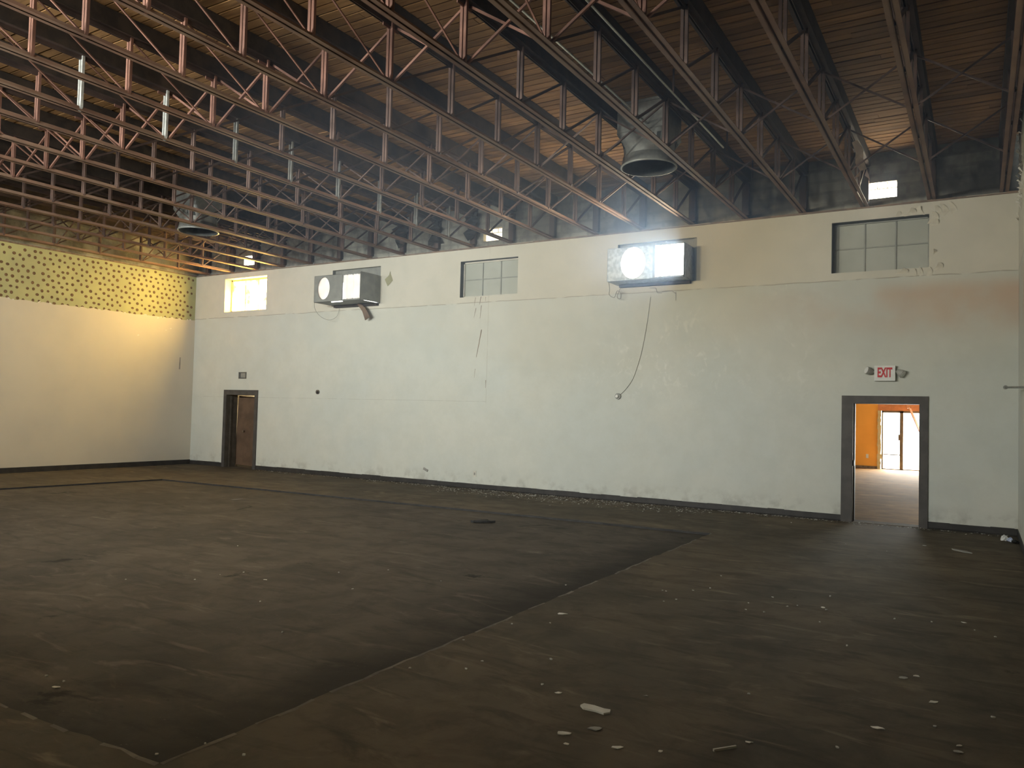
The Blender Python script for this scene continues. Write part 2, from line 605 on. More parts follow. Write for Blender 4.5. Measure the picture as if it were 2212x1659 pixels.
while z < 5.22:
    yy = 5.2 + (row % 3) * 0.115 + random.uniform(-0.02, 0.02)
    while yy < YB - 0.05:
        for k in (0, 1):
            cyy = yy + k * 0.135 + random.uniform(-0.012, 0.012)
            czz = z + random.uniform(-0.018, 0.018) - 0.02 * k
            if random.random() < 0.94 and cyy < YB - 0.04:
                ry, rz = random.uniform(0.030, 0.043), random.uniform(0.028, 0.040)
                rings = []
                for sc, dx in ((1.0, 0.0), (0.85, 0.006), (0.4, 0.008)):
                    rings.append([(XL - 0.015 + dx, cyy + ry * sc * math.cos(a * math.pi / 5), czz + rz * sc * math.sin(a * math.pi / 5)) for a in range(10)])
                m.loft(rings, cap=True)
        yy += 0.345
    z += 0.128
    row += 1
m.build('green_backing_board', [M['green'], M['daub']], wl)
m = MB()
for (ya, za), (yb, zb) in zip(jag[:-1], jag[1:]):
    if random.random() < 0.25 and ya > 5:
        m.quad((XL + 0.004, ya, za - 0.01), (XL + 0.004, (ya + yb) / 2, zb - 0.012), (XL + 0.012, (ya + yb) / 2, zb + 0.02), (XL + 0.01, ya, za + 0.018))
for (yy, zz, w, h) in ((12.35, 3.42, 0.05, 0.045), (13.15, 3.64, 0.06, 0.03), (13.3, 3.70, 0.05, 0.03), (12.9, 3.93, 0.05, 0.06)):
    m.quad((XL + 0.004, yy, zz), (XL + 0.004, yy + w, zz + h * 0.4), (XL + 0.006, yy + w * 0.8, zz + h), (XL + 0.006, yy - w * 0.1, zz + h * 0.7))
m.build('torn_paper_edge', M['white'], wl)
MB().quad((XL + 0.003, 13.62, 2.62), (XL + 0.003, 13.66, 2.62), (XL + 0.003, 13.66, 2.95), (XL + 0.003, 13.63, 2.95)).build('scratch', M['grime'], wl)
struct(MB().box(XL - 0.22, XL - 0.04, YF, YB + 0.1, ZL, 6.4).build('wall_left_block', M['block']))

# right wall (grazing, at the frame's right edge) with crumbled plaster near its top corner
m = MB()
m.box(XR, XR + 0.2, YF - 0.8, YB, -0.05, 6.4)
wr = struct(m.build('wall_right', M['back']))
m = MB()
for i in range(34):
    yy = random.uniform(12.6, YB - 0.03)
    zz = random.uniform(4.75, 6.0)
    s_ = random.uniform(0.03, 0.09)
    dx = random.uniform(0.015, 0.085) * (0.6 + 0.4 * random.random())
    m.add([(XR, yy, zz), (XR, yy + s_, zz + s_ * 0.3), (XR - dx, yy + s_ * 0.7, zz + s_), (XR - dx * 0.7, yy, zz + s_ * 1.1),
           (XR + 0.002, yy + s_ * 0.3, zz + s_ * 1.5)], [(0, 1, 2, 3), (3, 2, 4)])
m.build('crumbling_plaster', M['white'], wr)

# wall behind the camera; window recesses deepened to shade the near floor
H_RW = [(c - 0.8, c + 0.8, 4.10, 5.0) for c in (-16.0, -12.6, -9.2, -5.6)]
struct(holed_wall(MB(), 1, XL - 0.2, XR + 0.2, -0.05, 6.4, H_RW, YF - 0.8, YF).build('wall_front', M['left']))

# ------------------------------------------------------------------ floor with the sunken area
PIT = [(-15.50, 10.86), (-3.32, 11.22), (-3.30, 2.36), (-16.40, 1.98)]
ring = []
for i in range(4):
    a, b = Vector(PIT[i]), Vector(PIT[(i + 1) % 4])
    n = int((b - a).length / 0.14)
    nrm = Vector((-(b - a).y, (b - a).x)).normalized()
    for k in range(n):
        p = a.lerp(b, k / n)
        j = random.uniform(-0.012, 0.012) + (random.uniform(-0.05, 0.0) if random.random() < 0.05 else 0)
        if k == 0:
            j = 0
        ring.append(tuple(p + nrm * j) + (i,))
OUT = [(XL - 0.2, YB), (XR, YB), (XR, YF - 0.8), (XL - 0.2, YF - 0.8)]
m = MB()
n = len(ring)
for i in range(4):
    seg = [p for p in ring if p[2] == i] + [next(q for q in ring if q[2] == (i + 1) % 4)]
    A, B = Vector(OUT[i]), Vector(OUT[(i + 1) % 4])
    for k in range(len(seg) - 1):
        m.cur = 0
        t0, t1 = k / (len(seg) - 1), (k + 1) / (len(seg) - 1)
        pa, pb = A.lerp(B, t0), A.lerp(B, t1)
        m.quad((pb.x, pb.y, 0), (pa.x, pa.y, 0), (seg[k][0], seg[k][1], 0), (seg[k + 1][0], seg[k + 1][1], 0))
        m.cur = 1
        m.quad((seg[k + 1][0], seg[k + 1][1], 0), (seg[k][0], seg[k][1], 0), (seg[k][0], seg[k][1], -0.04), (seg[k + 1][0], seg[k + 1][1], -0.04))
struct(m.build('floor', [M['floor'], M['base']]))
struct(MB().box(-17, -3.0, 1.6, 11.5, -0.2, -0.03).build('floor_sunken', M['pit']))
# thin worn concrete lip along the near edges of the sunken area
m = MB()
for i in (1, 2):
    seg = [p for p in ring if p[2] == i] + [next(q for q in ring if q[2] == (i + 1) % 4)]
    for k in range(len(seg) - 1):
        if random.random() < 0.72:
            a, b = Vector(seg[k][:2]), Vector(seg[k + 1][:2])
            nn = Vector((-(b - a).y, (b - a).x)).normalized()
            o1, o2 = -random.uniform(0.012, 0.03), -random.uniform(0.012, 0.03)
            a2, b2 = a - nn * o1, b - nn * o2
            m.quad((a.x, a.y, 0.003), (b.x, b.y, 0.003), (b2.x, b2.y, 0.0015), (a2.x, a2.y, 0.0015))
M['lip'] = plain('worn_floor_edge', (0.15, 0.125, 0.10), (0.08, 0.068, 0.055), scale=5)
struct(m.build('trim_3', M['lip']))
m = MB()
for i in (0, 3):
    seg = [p for p in ring if p[2] == i] + [next(q for q in ring if q[2] == (i + 1) % 4)]
    for k in range(len(seg) - 1):
        a, b = Vector(seg[k][:2]), Vector(seg[k + 1][:2])
        nn = Vector((-(b - a).y, (b - a).x)).normalized()
        a2, b2 = a + nn * random.uniform(0.02, 0.04), b + nn * random.uniform(0.02, 0.04)
        m.quad((a.x, a.y, 0.002), (b.x, b.y, 0.002), (b2.x, b2.y, 0.0015), (a2.x, a2.y, 0.0015))
struct(m.build('trim_6', M['base']))

# baseboards
m = MB()
xs = [XL, H_D2[0] - 0.11]
for (a, b) in ((XL, -17.55), (-16.22, -1.97), (-0.685, XR)):
    x = a
    while x < b:
        x2 = min(b, x + random.uniform(0.25, 0.6))
        h1 = 0.105 + random.uniform(-0.006, 0.006)
        m.add([(x, YB - 0.012, 0), (x2, YB - 0.012, 0), (x2, YB - 0.010, h1), (x, YB - 0.010, h1), (x, YB, h1 + 0.006), (x2, YB, h1 + 0.006),
               (x, YB - 0.035, 0.0), (x2, YB - 0.035, 0.0), (x2, YB - 0.012, 0.02), (x, YB - 0.012, 0.02)],
              [(0, 1, 2, 3), (3, 2, 5, 4), (6, 7, 8, 9)])
        x = x2
struct(m.build('baseboard_back', M['base']))
struct(MB().box(XL, XL + 0.012, YF, YB, 0, 0.125).build('baseboard_left', M['base']))
struct(MB().box(XR - 0.012, XR, YF, YB, 0, 0.11).build('baseboard_right', M['base']))

# rough ledge strips where the drywall stops
def ledge(axis, a, b, c, name):
    m = MB()
    p = a
    while p < b:
        q = min(b, p + random.uniform(0.2, 0.7))
        h = random.uniform(0.018, 0.034)
        o = random.uniform(0.008, 0.022)
        if axis == 0:
            m.box(p, q, c - o, c + 0.08, ZL - 0.03, ZL - 0.03 + h)
        else:
            m.box(c - 0.04, c + o, p, q, ZL - 0.03, ZL - 0.03 + h)
        p = q
    return struct(m.build(name, M['ledge']))


ledge(0, XL, XR, YB, 'trim_1')
ledge(1, YF, YB, XL, 'trim_2')

# ------------------------------------------------------------------ ceiling of roof planks
m = MB()
y = YF - 0.3
while y < YB + 0.3:
    x = XL - 0.3 - random.uniform(0, 3.0)
    while x < XR + 0.3:
        x2 = x + random.choice((2.96, 3.95, 4.94))
        dz = random.uniform(-0.002, 0.008)
        m.box(max(x, XL - 0.3) + 0.003, min(x2, XR + 0.3), y + 0.011, y + 0.137, ZD + dz, ZD + 0.041)
        x = x2
    y += 0.147
struct(m.build('ceiling', M['deck']))
struct(MB().box(XL - 0.3, XR + 0.3, YF - 0.9, YB + 0.4, ZD + 0.042, ZD + 0.25).build('roof', M['roof']))

# ------------------------------------------------------------------ roof trusses
YM = 6.52
NODE = [0.0, 1.17, 2.26, 3.35, 4.44, 5.53, 6.62]
ZB0, ZB1, ZT0, ZT1 = 0.005, 0.06, 0.645, 0.70     # relative to ZL
EMB, EMF = 7.62, -7.52


def angle_pair(m, z_flange, z_tip, y0, y1, gap=0.02, leg=0.052, th=0.008):
    lo, hi = min(z_flange, z_tip), max(z_flange, z_tip)
    for sx in (-1, 1):
        xa, xb = sorted((sx * gap / 2, sx * (gap / 2 + th)))
        m.box(xa, xb, y0, y1, lo, hi)
        xa, xb = sorted((sx * gap / 2, sx * (gap / 2 + leg)))
        if z_flange < z_tip:
            m.box(xa, xb, y0, y1, z_flange, z_flange + th)
        else:
            m.box(xa, xb, y0, y1, z_flange - th, z_flange)


def make_truss():
    root = empty('roof_truss', (0, YM, ZL))
    m = MB()
    angle_pair(m, ZB0, ZB1, EMF, EMB)
    m.build('bottom_chord', M['chord'], root)
    m = MB()
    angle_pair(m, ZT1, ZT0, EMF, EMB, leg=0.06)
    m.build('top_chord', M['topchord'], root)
    MB().box(-0.075, 0.075, EMF, EMB, ZT1, ZD - ZL - 0.006).build('nailer', M['nailer'], root)
    # one upright: a pair of flat strips with a slot between, cut to a point at the foot
    for sgn in (1, -1):
        for k, yn in enumerate(NODE):
            if sgn < 0 and k == 0:
                continue
            m = MB()
            for sx in (-1, 1):
                a, b = sx * 0.007, sx * 0.040
                poly = [(a, ZB0 - 0.002), (b, ZB0 + 0.05), (b, ZT1 - 0.01), (a, ZT1 - 0.01)]
                if sx < 0:
                    poly = poly[::-1]
                m.prism(poly, 1, sgn * yn - 0.016, sgn * yn + 0.016)
            m.build('upright', M['primer'] if sgn * yn <= 0.5 else M['shadesteel'], root)
        tops = NODE[1:] + [7.5]
        for k, yn in enumerate(NODE):
            w = 0.018 if sgn < 0 else 0.034
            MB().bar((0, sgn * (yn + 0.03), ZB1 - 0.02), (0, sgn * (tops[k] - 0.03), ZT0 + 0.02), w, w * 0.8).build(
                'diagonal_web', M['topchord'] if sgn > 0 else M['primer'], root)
    # gusset at mid-span top, dark plate added for the shadow at the wall end
    MB().prism([(-0.13, ZT0 - 0.03), (0.13, ZT0 - 0.03), (0.13, ZT1 - 0.01), (-0.13, ZT1 - 0.01)], 0, -0.006, 0.006).build('gusset', M['primer'], root)
    MB().box(-0.06, 0.06, EMB - 0.09, EMB, ZB1, ZT0).build('shade_end_plate', M['topchord'], root)
    return root


TX = [0.33 - 0.988 * k for k in range(20)]
LAND = {1: 'tight against the right wall', 2: 'just right of the bright vent opening', 3: 'beside the hanging torn paper',
        5: 'just right of the big metal duct', 6: 'just left of the big metal duct',
        7: 'ending above the blown-out bright cooler', 10: 'ending by the small lit vent hole',
        11: 'with silvery pipes for uprights', 15: 'just right of the far duct', 16: 'just left of the far duct',
        19: 'above the yellow window', 20: 'nearest to the dotted left wall'}
base = make_truss()
trusses = []
for i, x in enumerate(TX):
    o = base if i == 0 else dup(base, (x, YM, ZL))
    o.location = (x, YM, ZL)
    k = i + 1
    if k in LAND:
        lab = 'rust-brown steel roof truss, %s from the right wall, %s' % (ORD[k], LAND[k])
    else:
        lab = 'rust-brown steel roof truss, %s counting from the right wall' % ORD[k]
    tag(o, lab, 'roof truss', 'steel roof trusses under the plank ceiling')
    trusses.append(o)
for c in kids(trusses[10]):
    if c.name.startswith('upright'):
        c.material_slots[0].link = 'OBJECT'
        near_ = sum(v[1] for v in c.bound_box) / 8
        c.material_slots[0].material = M['galv_bright'] if near_ < 0.5 else M['galv']
        c['label'] = 'bare silvery metal upright'

# crossed braces between neighbouring trusses
def make_brace(mat, w):
    r = empty('cross_brace', (0, 0, ZL))
    h = 0.988
    MB().bar((0.03, 0.0, ZB1 - 0.01), (h - 0.03, 0.0, ZT0 + 0.01), w, w).build('brace_rod', mat, r)
    MB().bar((h - 0.03, 0.035, ZB1 - 0.01), (0.03, 0.035, ZT0 + 0.01), w, w).build('brace_rod', mat, r)
    return r


rows = [(YM + 0.05, 'mid-room'), (YM + 3.35 + 0.05, 'second'), (YM + 5.53 + 0.05, 'wall-side'),
        (YM - 3.35 + 0.05, 'camera-side')]

for ry, rname in rows:
    b0 = make_brace(M['primer'] if rname in ('mid-room', 'camera-side') else M['shadesteel'], 0.026 if rname == 'mid-room' else 0.021)
    first = True
    for i in range(19):
        if rname == 'camera-side' and i < 8:
            continue
        loc = (TX[i + 1], ry, ZL)
        if first:
            b = b0
            b.location = loc
            first = False
        else:
            b = dup(b0, loc)
        tag(b, 'crossed rods between %s and %s trusses from the right, %s row' % (ORD[i + 1], ORD[i + 2], rname), 'cross brace',
            'cross braces between the roof trusses')

# ------------------------------------------------------------------ conduits under the roof
def conduit(name, x, z, y0, y1, r, mat, label, hang):
    root = empty(name, (x, y0, z))
    MB().tube([(0, 0, 0), (0, (y1 - y0), 0)], r, 8).build('pipe', mat, root, smooth=True)
    for hy in hang:
        MB().box(-0.012, 0.012, hy - 0.006, hy + 0.006, r * 0.6, ZD - z - 0.003).build('hanger_strap', M['topchord'], root)
    tag(root, label, 'conduit')
    return root


conduit('conduit', -3.39, 5.845, 2.0, 11.8, 0.013, M['galv_bright'], 'thin pale conduit running along the fifth truss, right of the big duct', (2.5, 5.0, 7.5, 10.0, 11.6))
conduit('conduit', -4.02, 5.80, 1.5, 10.2, 0.013, M['galv_bright'], 'thin pale conduit running into the side of the big duct', (2.0, 4.5, 7.0, 9.4))
conduit('conduit', TX[10] - 0.095, 6.09, 3.4, 12.0, 0.012, M['galv'], 'silvery conduit along the truss with silvery uprights', (4.0, 6.0, 8.0, 10.0, 11.8))

# ------------------------------------------------------------------ round-mouthed roof ducts
def ring_pts(cx, cy_, r, z, n=32):
    return [(cx + r * math.cos(2 * math.pi * k / n + math.pi / 4), cy_ + r * math.sin(2 * math.pi * k / n + math.pi / 4), z) for k in range(n)]


def sq_pts(h, z, n=32):
    out = []
    for k in range(n):
        a = 2 * math.pi * k / n + math.pi / 4
        c, s = math.cos(a), math.sin(a)
        f = h / max(abs(c), abs(s))
        out.append((c * f, s * f, z))
    return out


def make_duct():
    r = empty('roof_duct', (0, 0, 5.28))
    t0 = ZD - 5.28 - 0.004
    m = MB()
    m.loft([sq_pts(0.355, 0.46), sq_pts(0.355, t0)], cap=False)
    m.loft([sq_pts(0.350, t0), sq_pts(0.350, 0.46)], cap=False)
    m.box(-0.37, 0.37, -0.37, -0.355, t0 - 0.04, t0)
    m.box(-0.37, 0.37, 0.355, 0.37, t0 - 0.04, t0)
    m.build('square_sleeve', M['galv'], r)
    m = MB()
    m.loft([sq_pts(0.355, 0.46), sq_pts(0.36, 0.44), ring_pts(0, 0, 0.365, 0.24), ring_pts(0, 0, 0.365, 0.15)], cap=False)
    m.cur = 1
    m.loft([ring_pts(0, 0, 0.36, 0.15), ring_pts(0, 0, 0.36, 0.24), sq_pts(0.352, 0.46)], cap=False)
    m.build('transition_collar', [M['galv'], M['ductinside']], r, smooth=True)
    m = MB()
    m.loft([ring_pts(0, 0, 0.366, 0.155), ring_pts(0, 0, 0.374, 0.15), ring_pts(0, 0, 0.395, 0.03), ring_pts(0, 0, 0.406, 0.02), ring_pts(0, 0, 0.41, 0.0), ring_pts(0, 0, 0.388, -0.004)], cap=False)
    m.cur = 1
    m.loft([ring_pts(0, 0, 0.388, -0.004), ring_pts(0, 0, 0.382, 0.02), ring_pts(0, 0, 0.36, 0.15)], cap=False)
    m.build('flared_rim', [M['galv'], M['ductinside']], r, smooth=True)
    MB().loft([ring_pts(0, 0, 0.352, 0.50), ring_pts(0, 0, 0.352, 0.51)]).build('damper_plate', M['ductinside'], r)
    for c in kids(r):
        pass
    return r


d1 = make_duct()
d1.location = (-4.125, 10.58, 5.28)
tag(d1, 'large galvanised duct with round flared mouth, hanging above the bright right-hand cooler', 'duct', 'galvanised roof ducts')
d2 = dup(d1, (-14.0, 10.42, 5.28))
tag(d2, 'farther galvanised duct with round mouth, hanging near the yellow window at left', 'duct', 'galvanised roof ducts')

# ------------------------------------------------------------------ windows
def window(n, hole, depth, mat_frame, mat_pane, cols, rows_, fr=0.03, jamb=None, bars=None):
    xa, xb, za, zb = hole
    y = YB + depth
    root = struct(empty('window_%d' % n, ((xa + xb) / 2, y, za)))
    off = root.location
    m = MB()
    m.box(xa, xa + fr, y - 0.03, y + 0.03, za, zb)
    m.box(xb - fr, xb, y - 0.03, y + 0.03, za, zb)
    m.box(xa, xb, y - 0.03, y + 0.03, za, za + fr)
    m.box(xa, xb, y - 0.03, y + 0.03, zb - fr, zb)
    m.build('window_frame', mat_frame, root, offset=off)
    m = MB()
    for c in range(1, cols):
        x = xa + fr + (xb - xa - 2 * fr) * c / cols
        m.box(x - 0.011, x + 0.011, y - 0.018, y + 0.01, za + fr, zb - fr)
    for r in range(1, rows_):
        z = za + fr + (zb - za - 2 * fr) * r / rows_
        m.box(xa + fr, xb - fr, y - 0.016, y + 0.008, z - 0.011, z + 0.011)
    if m.v:
        m.build('glazing_bars', bars or mat_frame, root, offset=off)
    MB().box(xa + fr, xb - fr, y, y + 0.008, za + fr, zb - fr).build('pane', mat_pane, root, offset=off)
    if jamb:
        m = MB()
        m.box(xa, xa + 0.006, YB - 0.002, y - 0.03, za, zb)
        m.box(xa + 0.006, xb, YB - 0.002, y - 0.03, zb - 0.006, zb)
        m.build('jamb_lining', jamb, root, offset=off)
    return root


w1 = window(1, H_W1, 0.24, M['yellowframe'], M['yellowlit'], 3, 1, 0.05, M['yellowframe'])
window(2, H_W3, 0.15, M['winframe'], M['paintpane'], 3, 2, 0.035, M['reveal'], M['winframe_grey'])
w5 = window(3, H_W5, 0.20, M['winframe_grey'], M['paintpane'], 3, 2, 0.025, M['reveal'], M['winframe_grey'])
for n, h, mt in ((4, V_1, M['ventlit']), (5, V_2, M['ventlow']), (6, V_3, M['ventlit'])):
    xa, xb, za, zb = h
    root = struct(empty('window_%d' % n, ((xa + xb) / 2, YB + 0.2, za)))
    m = MB()
    for k in range(1, 3):
        x = xa + (xb - xa) * k / 3
        m.box(x - 0.008, x + 0.008, YB + 0.17, YB + 0.19, zb - 0.09, zb)
    m.box(xa, xb, YB + 0.165, YB + 0.19, zb - 0.10, zb - 0.085)
    m.build('window_frame', M['winframe'], root, offset=root.location)
    MB().box(xa, xb, YB + 0.20, YB + 0.21, za, zb).build('pane', mt, root, offset=root.location)

# peeling paint round the right-hand window
m = MB()
for (x, z, w, h, a) in ((-0.98, 5.10, 0.16, 0.09, 0.1), (-0.80, 5.11, 0.14, 0.10, -0.3), (-0.60, 5.08, 0.12, 0.13, 0.5), (-0.50, 5.09, 0.10, 0.15, 0.7), (-0.39, 5.11, 0.10, 0.16, 0.6),
                        (-0.66, 4.98, 0.16, 0.14, 0.2), (-0.62, 4.90, 0.10, 0.08, 0.0), (-1.16, 5.09, 0.1, 0.06, 0.2), (-1.10, 4.14, 0.18, 0.07, 0.0), (-0.82, 4.12, 0.06, 0.12, 0.3),
                        (-0.70, 4.11, 0.09, 0.12, 0.2), (-0.58, 4.18, 0.14, 0.09, 0.2), (-0.90, 4.11, 0.05, 0.10, 0.2), (-0.62, 4.42, 0.07, 0.05, 0.6)):
    c, s = math.cos(a), math.sin(a)
    lift = random.uniform(0.03, 0.075)
    pts = []
    nseg = 5
    for q in range(nseg + 1):
        f = q / nseg
        hw = 0.5 * w * (1 - 0.85 * f ** 1.5)
        u0, v0 = 0.0, (f - 0.5) * h * 1.2
        lf = 0.002 + lift * (f ** 1.7)
        sway = 0.35 * w * math.sin(f * 2.2) * (1 if a >= 0 else -1)
        for e in (-hw + sway, hw + sway):
            pts.append((x + e * c - v0 * s, YB - lf, z + e * s + v0 * c))
    m.add(pts, [(2 * q, 2 * q + 1, 2 * q + 3, 2 * q + 2) for q in range(nseg)])
o = m.build('peeling_paint', M['peel'])
tag(o, 'curled flakes of peeling paint around the grey window above the lit doorway', 'peeling paint', kind='stuff')

# ------------------------------------------------------------------ coolers in the back wall
def cooler(n, x0, x1, z0, z1, yf, hole, pad_mat, label, bright):
    root = empty('cooler_box', ((x0 + x1) / 2, YB, z0))
    off = root.location
    met = M['coolermetal'] if bright else M['coolerdark']
    xm = x0 + (x1 - x0) * 0.605
    # sides
    MB().box(x0, x0 + 0.006, yf, YB + 0.29, z0, z1).build('side_panel', met, root, offset=off)
    m = MB()
    # right side panel, bent outwards at the back when the sheet is dented
    if bright:
        m.box(x1 - 0.006, x1, yf, YB + 0.29, z0, z1)
    else:
        pts = []
        for j, yy in enumerate((yf, yf + 0.2, yf + 0.45, YB)):
            bulge = (0, 0.035, 0.05, 0.02)[j]
            pts.append([(x1 + bulge, yy, z0), (x1 + bulge * 1.2, yy, (z0 + z1) / 2), (x1 + bulge * 0.7, yy, z1 + 0.02)])
        for j in range(3):
            for q in range(2):
                m.quad(pts[j][q], pts[j + 1][q], pts[j + 1][q + 1], pts[j][q + 1])
    m.build('side_panel', met, root, offset=off)
    MB().box(x0, x1, yf, YB + 0.29, z1 - 0.006, z1).build('top_panel', met, root, offset=off)
    MB().box(x0, x1, yf, YB + 0.29, z0, z0 + 0.006).build('bottom_panel', met, root, offset=off)
    # front left: sheet with a round fan mouth
    cx = x0 + (xm - x0) * (0.57 if bright else 0.34)
    cz = (z0 + z1) / 2 + 0.01
    R, RZ = (0.245, 0.295) if bright else (0.20, 0.265)
    N = 32
    m = MB()
    hw0, hw1 = cx - x0, xm - cx
    outer, inner = [], []
    for k in range(N):
        a = 2 * math.pi * k / N
        c, s = math.cos(a), math.sin(a)
        fx = (hw1 if c > 0 else hw0) / max(abs(c), 1e-6)
        fz = ((z1 - cz) if s > 0 else (cz - z0)) / max(abs(s), 1e-6)
        f = min(fx, fz)
        outer.append((cx + c * f, cz + s * f))
        inner.append((cx + c * R, cz + s * RZ))
    # corners added so the sheet is a full rectangle
    rim_f = [(p[0], yf, p[1]) for p in outer]
    for a_, b_ in ((inner, outer),):
        for k in range(N):
            k2 = (k + 1) % N
            m.quad((a_[k][0], yf, a_[k][1]), (a_[k2][0], yf, a_[k2][1]), (b_[k2][0], yf, b_[k2][1]), (b_[k][0], yf, b_[k][1]))
            m.quad((a_[k][0], yf, a_[k][1]), (a_[k2][0], yf, a_[k2][1]), (a_[k2][0], yf + 0.03, a_[k2][1]), (a_[k][0], yf + 0.03, a_[k][1]))
            c0 = [p for p in ((x0, z0), (x0, z1), (xm, z0), (xm, z1))
                  if min(b_[k][0], b_[k2][0]) - 1e-6 <= p[0] <= max(b_[k][0], b_[k2][0]) + 1e-6 and min(b_[k][1], b_[k2][1]) - 1e-6 <= p[1] <= max(b_[k][1], b_[k2][1]) + 1e-6]
            for p in c0:
                m.add([(b_[k][0], yf, b_[k][1]), (b_[k2][0], yf, b_[k2][1]), (p[0], yf, p[1])], [(0, 1, 2)])
    m.build('fan_panel', met, root, offset=off)
    # front right: open frame
    f = 0.035
    m = MB()
    dv = 0.05 if bright else 0.02
    m.box(xm, xm + dv, yf - 0.012, yf + 0.02, z0, z1)
    m.box(x1 - 0.012, x1, yf - 0.006, yf + 0.012, z0, z1)
    m.box(xm, x1, yf - 0.006, yf + 0.012, z1 - 0.02, z1)
    m.box(xm, x1, yf - 0.006, yf + 0.012, z0, z0 + 0.03)
    # ragged sheet edges left in the opening
    for k in range(7):
        u = xm + dv + (x1 - xm - dv) * (k + random.random()) / 7
        h = random.uniform(0.01, 0.045)
        m.add([(u, yf, z1 - 0.02), (u + 0.05, yf, z1 - 0.02), (u + random.uniform(0, 0.05), yf + 0.02, z1 - 0.02 - h)], [(0, 1, 2)])
        m.add([(u, yf, z0 + 0.03), (u + 0.06, yf, z0 + 0.03), (u + random.uniform(0, 0.05), yf + 0.02, z0 + 0.03 + h * 0.7)], [(0, 1, 2)])
    m.build('front_frame', M['coolerdark'], root, offset=off)
    # lit cooling pad at the outer side of the wall
    if bright:
        MB().box(x0 + 0.01, x1 - 0.01, YB + 0.26, YB + 0.285, z0 + 0.01, z1 - 0.01).build('glow_pad', pad_mat, root, offset=off)
        MB().add([(x1 - 0.012, yf + 0.10, z0 + 0.03), (x1 - 0.22, YB + 0.24, z0 + 0.03), (x1 - 0.22, YB + 0.24, z1 - 0.03), (x1 - 0.012, yf + 0.10, z1 - 0.03)], [(0, 1, 2, 3)]).build('glow_pad', M['padglow'], root, offset=off)  # glowing slanted panel added to throw light to the left
    else:
        m = MB()
        for (a_, b_) in ((x0 + 0.02, xm - 0.16), (xm + 0.01, x1 - 0.02)):
            nx = 8
            for k in range(nx):
                u0, u1 = a_ + (b_ - a_) * k / nx, a_ + (b_ - a_) * (k + 1) / nx
                w0, w1 = 0.05 + 0.012 * math.sin(k * 2.1), 0.05 + 0.012 * math.sin((k + 1) * 2.1)
                m.quad((u0, yf + w0, z0 + 0.03), (u1, yf + w1, z0 + 0.03), (u1, yf + w1, z1 - 0.02), (u0, yf + w0, z1 - 0.02))
        m.build('filter_sheet', pad_mat, root, offset=off)
        m = MB()
        m.box(-13.06, -12.72, yf - 0.004, yf + 0.02, z0 - 0.022, z0 - 0.004)
        m.box(x1 + 0.012, x1 + 0.02, yf + 0.12, yf + 0.55, z0 - 0.004, z0 + 0.045)
        m.build('light_gap', M['padgap'], root, offset=off)
    # box head filling the gap to the wall opening
    m = MB()
    m.box(hole[0], hole[1], YB + 0.10, YB + 0.12, z1 + 0.004, hole[3])
    if hole[1] > x1 + 0.002:
        m.box(x1 + 0.001, hole[1], YB + 0.06, YB + 0.08, hole[2], hole[3])
    m.box(hole[0], hole[0] + 0.01, YB, YB + 0.3, hole[2], hole[3])
    m.box(hole[1] - 0.01, hole[1], YB, YB + 0.3, hole[2], hole[3])
    m.build('opening_lining', M['coolerdark'], root, offset=off)
    MB().box(x0 + 0.08, x1 - 0.02, YB - 0.10, YB - 0.004, z0 - 0.055, z0 - 0.004).build('support_rail', M['nailer'], root, offset=off)
    return tag(root, label, 'cooler', 'coolers set in the back wall')


c2 = cooler(2, -6.10, -4.585, 4.215, 4.845, 13.59, H_C2, M['padhot'], 'galvanised cooler box blazing with daylight, right of centre high on the back wall', True)
c1 = cooler(1, -13.63, -12.17, 4.17, 4.80, 13.40, H_C1, M['paddim'], 'dull grey dented cooler box with a round mouth, next to the yellow window', False)


def cord(pts, r, mat, parent, name='cord'):
    sm = []
    for i in range(len(pts) - 1):
        p0 = Vector(pts[max(i - 1, 0)]); p1 = Vector(pts[i]); p2 = Vector(pts[i + 1]); p3 = Vector(pts[min(i + 2, len(pts) - 1)])
        for k in range(6):
            t_ = k / 6
            sm.append(0.5 * ((2 * p1) + (-p0 + p2) * t_ + (2 * p0 - 5 * p1 + 4 * p2 - p3) * t_ ** 2 + (-p0 + 3 * p1 - 3 * p2 + p3) * t_ ** 3))
    sm.append(Vector(pts[-1]))
    m = MB().tube(sm, r, 6)
    return m.build(name, mat, parent, smooth=True, offset=parent.location if parent else sm[0])


cord([(-6.08, 13.62, 4.22), (-6.10, 13.72, 4.10), (-6.14, 13.80, 4.00), (-6.06, 13.86, 3.95), (-6.02, 13.90, 4.08), (-5.95, 13.92, 4.02), (-5.98, 13.95, 3.93), (-6.05, 13.97, 3.98), (-6.0, 14.0, 4.14)], 0.006, M['wire'], c2)
cord([(-13.62, 13.42, 4.20), (-13.74, 13.55, 4.05), (-13.70, 13.7, 3.88), (-13.55, 13.85, 3.80), (-13.45, 14.0, 3.90), (-13.42, 14.05, 4.10)], 0.004, M['wire'], c1)
# flat brown hose hanging under the grey cooler
m = MB()
path = [(-12.72, 13.95, 4.16), (-12.62, 13.94, 4.10), (-12.52, 13.93, 4.02), (-12.45, 13.92, 3.92), (-12.38, 13.91, 3.80)]
wid = [0.03, 0.05, 0.065, 0.075, 0.085]
rings = []
for i, p in enumerate(path):
    d = Vector(path[min(i + 1, 4)]) - Vector(path[max(i - 1, 0)])
    nn = Vector((d.z, 0, -d.x)).normalized()
    w = wid[i]
    rings.append([Vector(p) + nn * w * math.cos(a * math.pi / 5) + Vector((0, 1, 0)) * 0.022 * math.sin(a * math.pi / 5) for a in range(10)])
m.loft(rings)
m.build('drain_hose', M['hose'], c1, smooth=True, offset=c1.location)

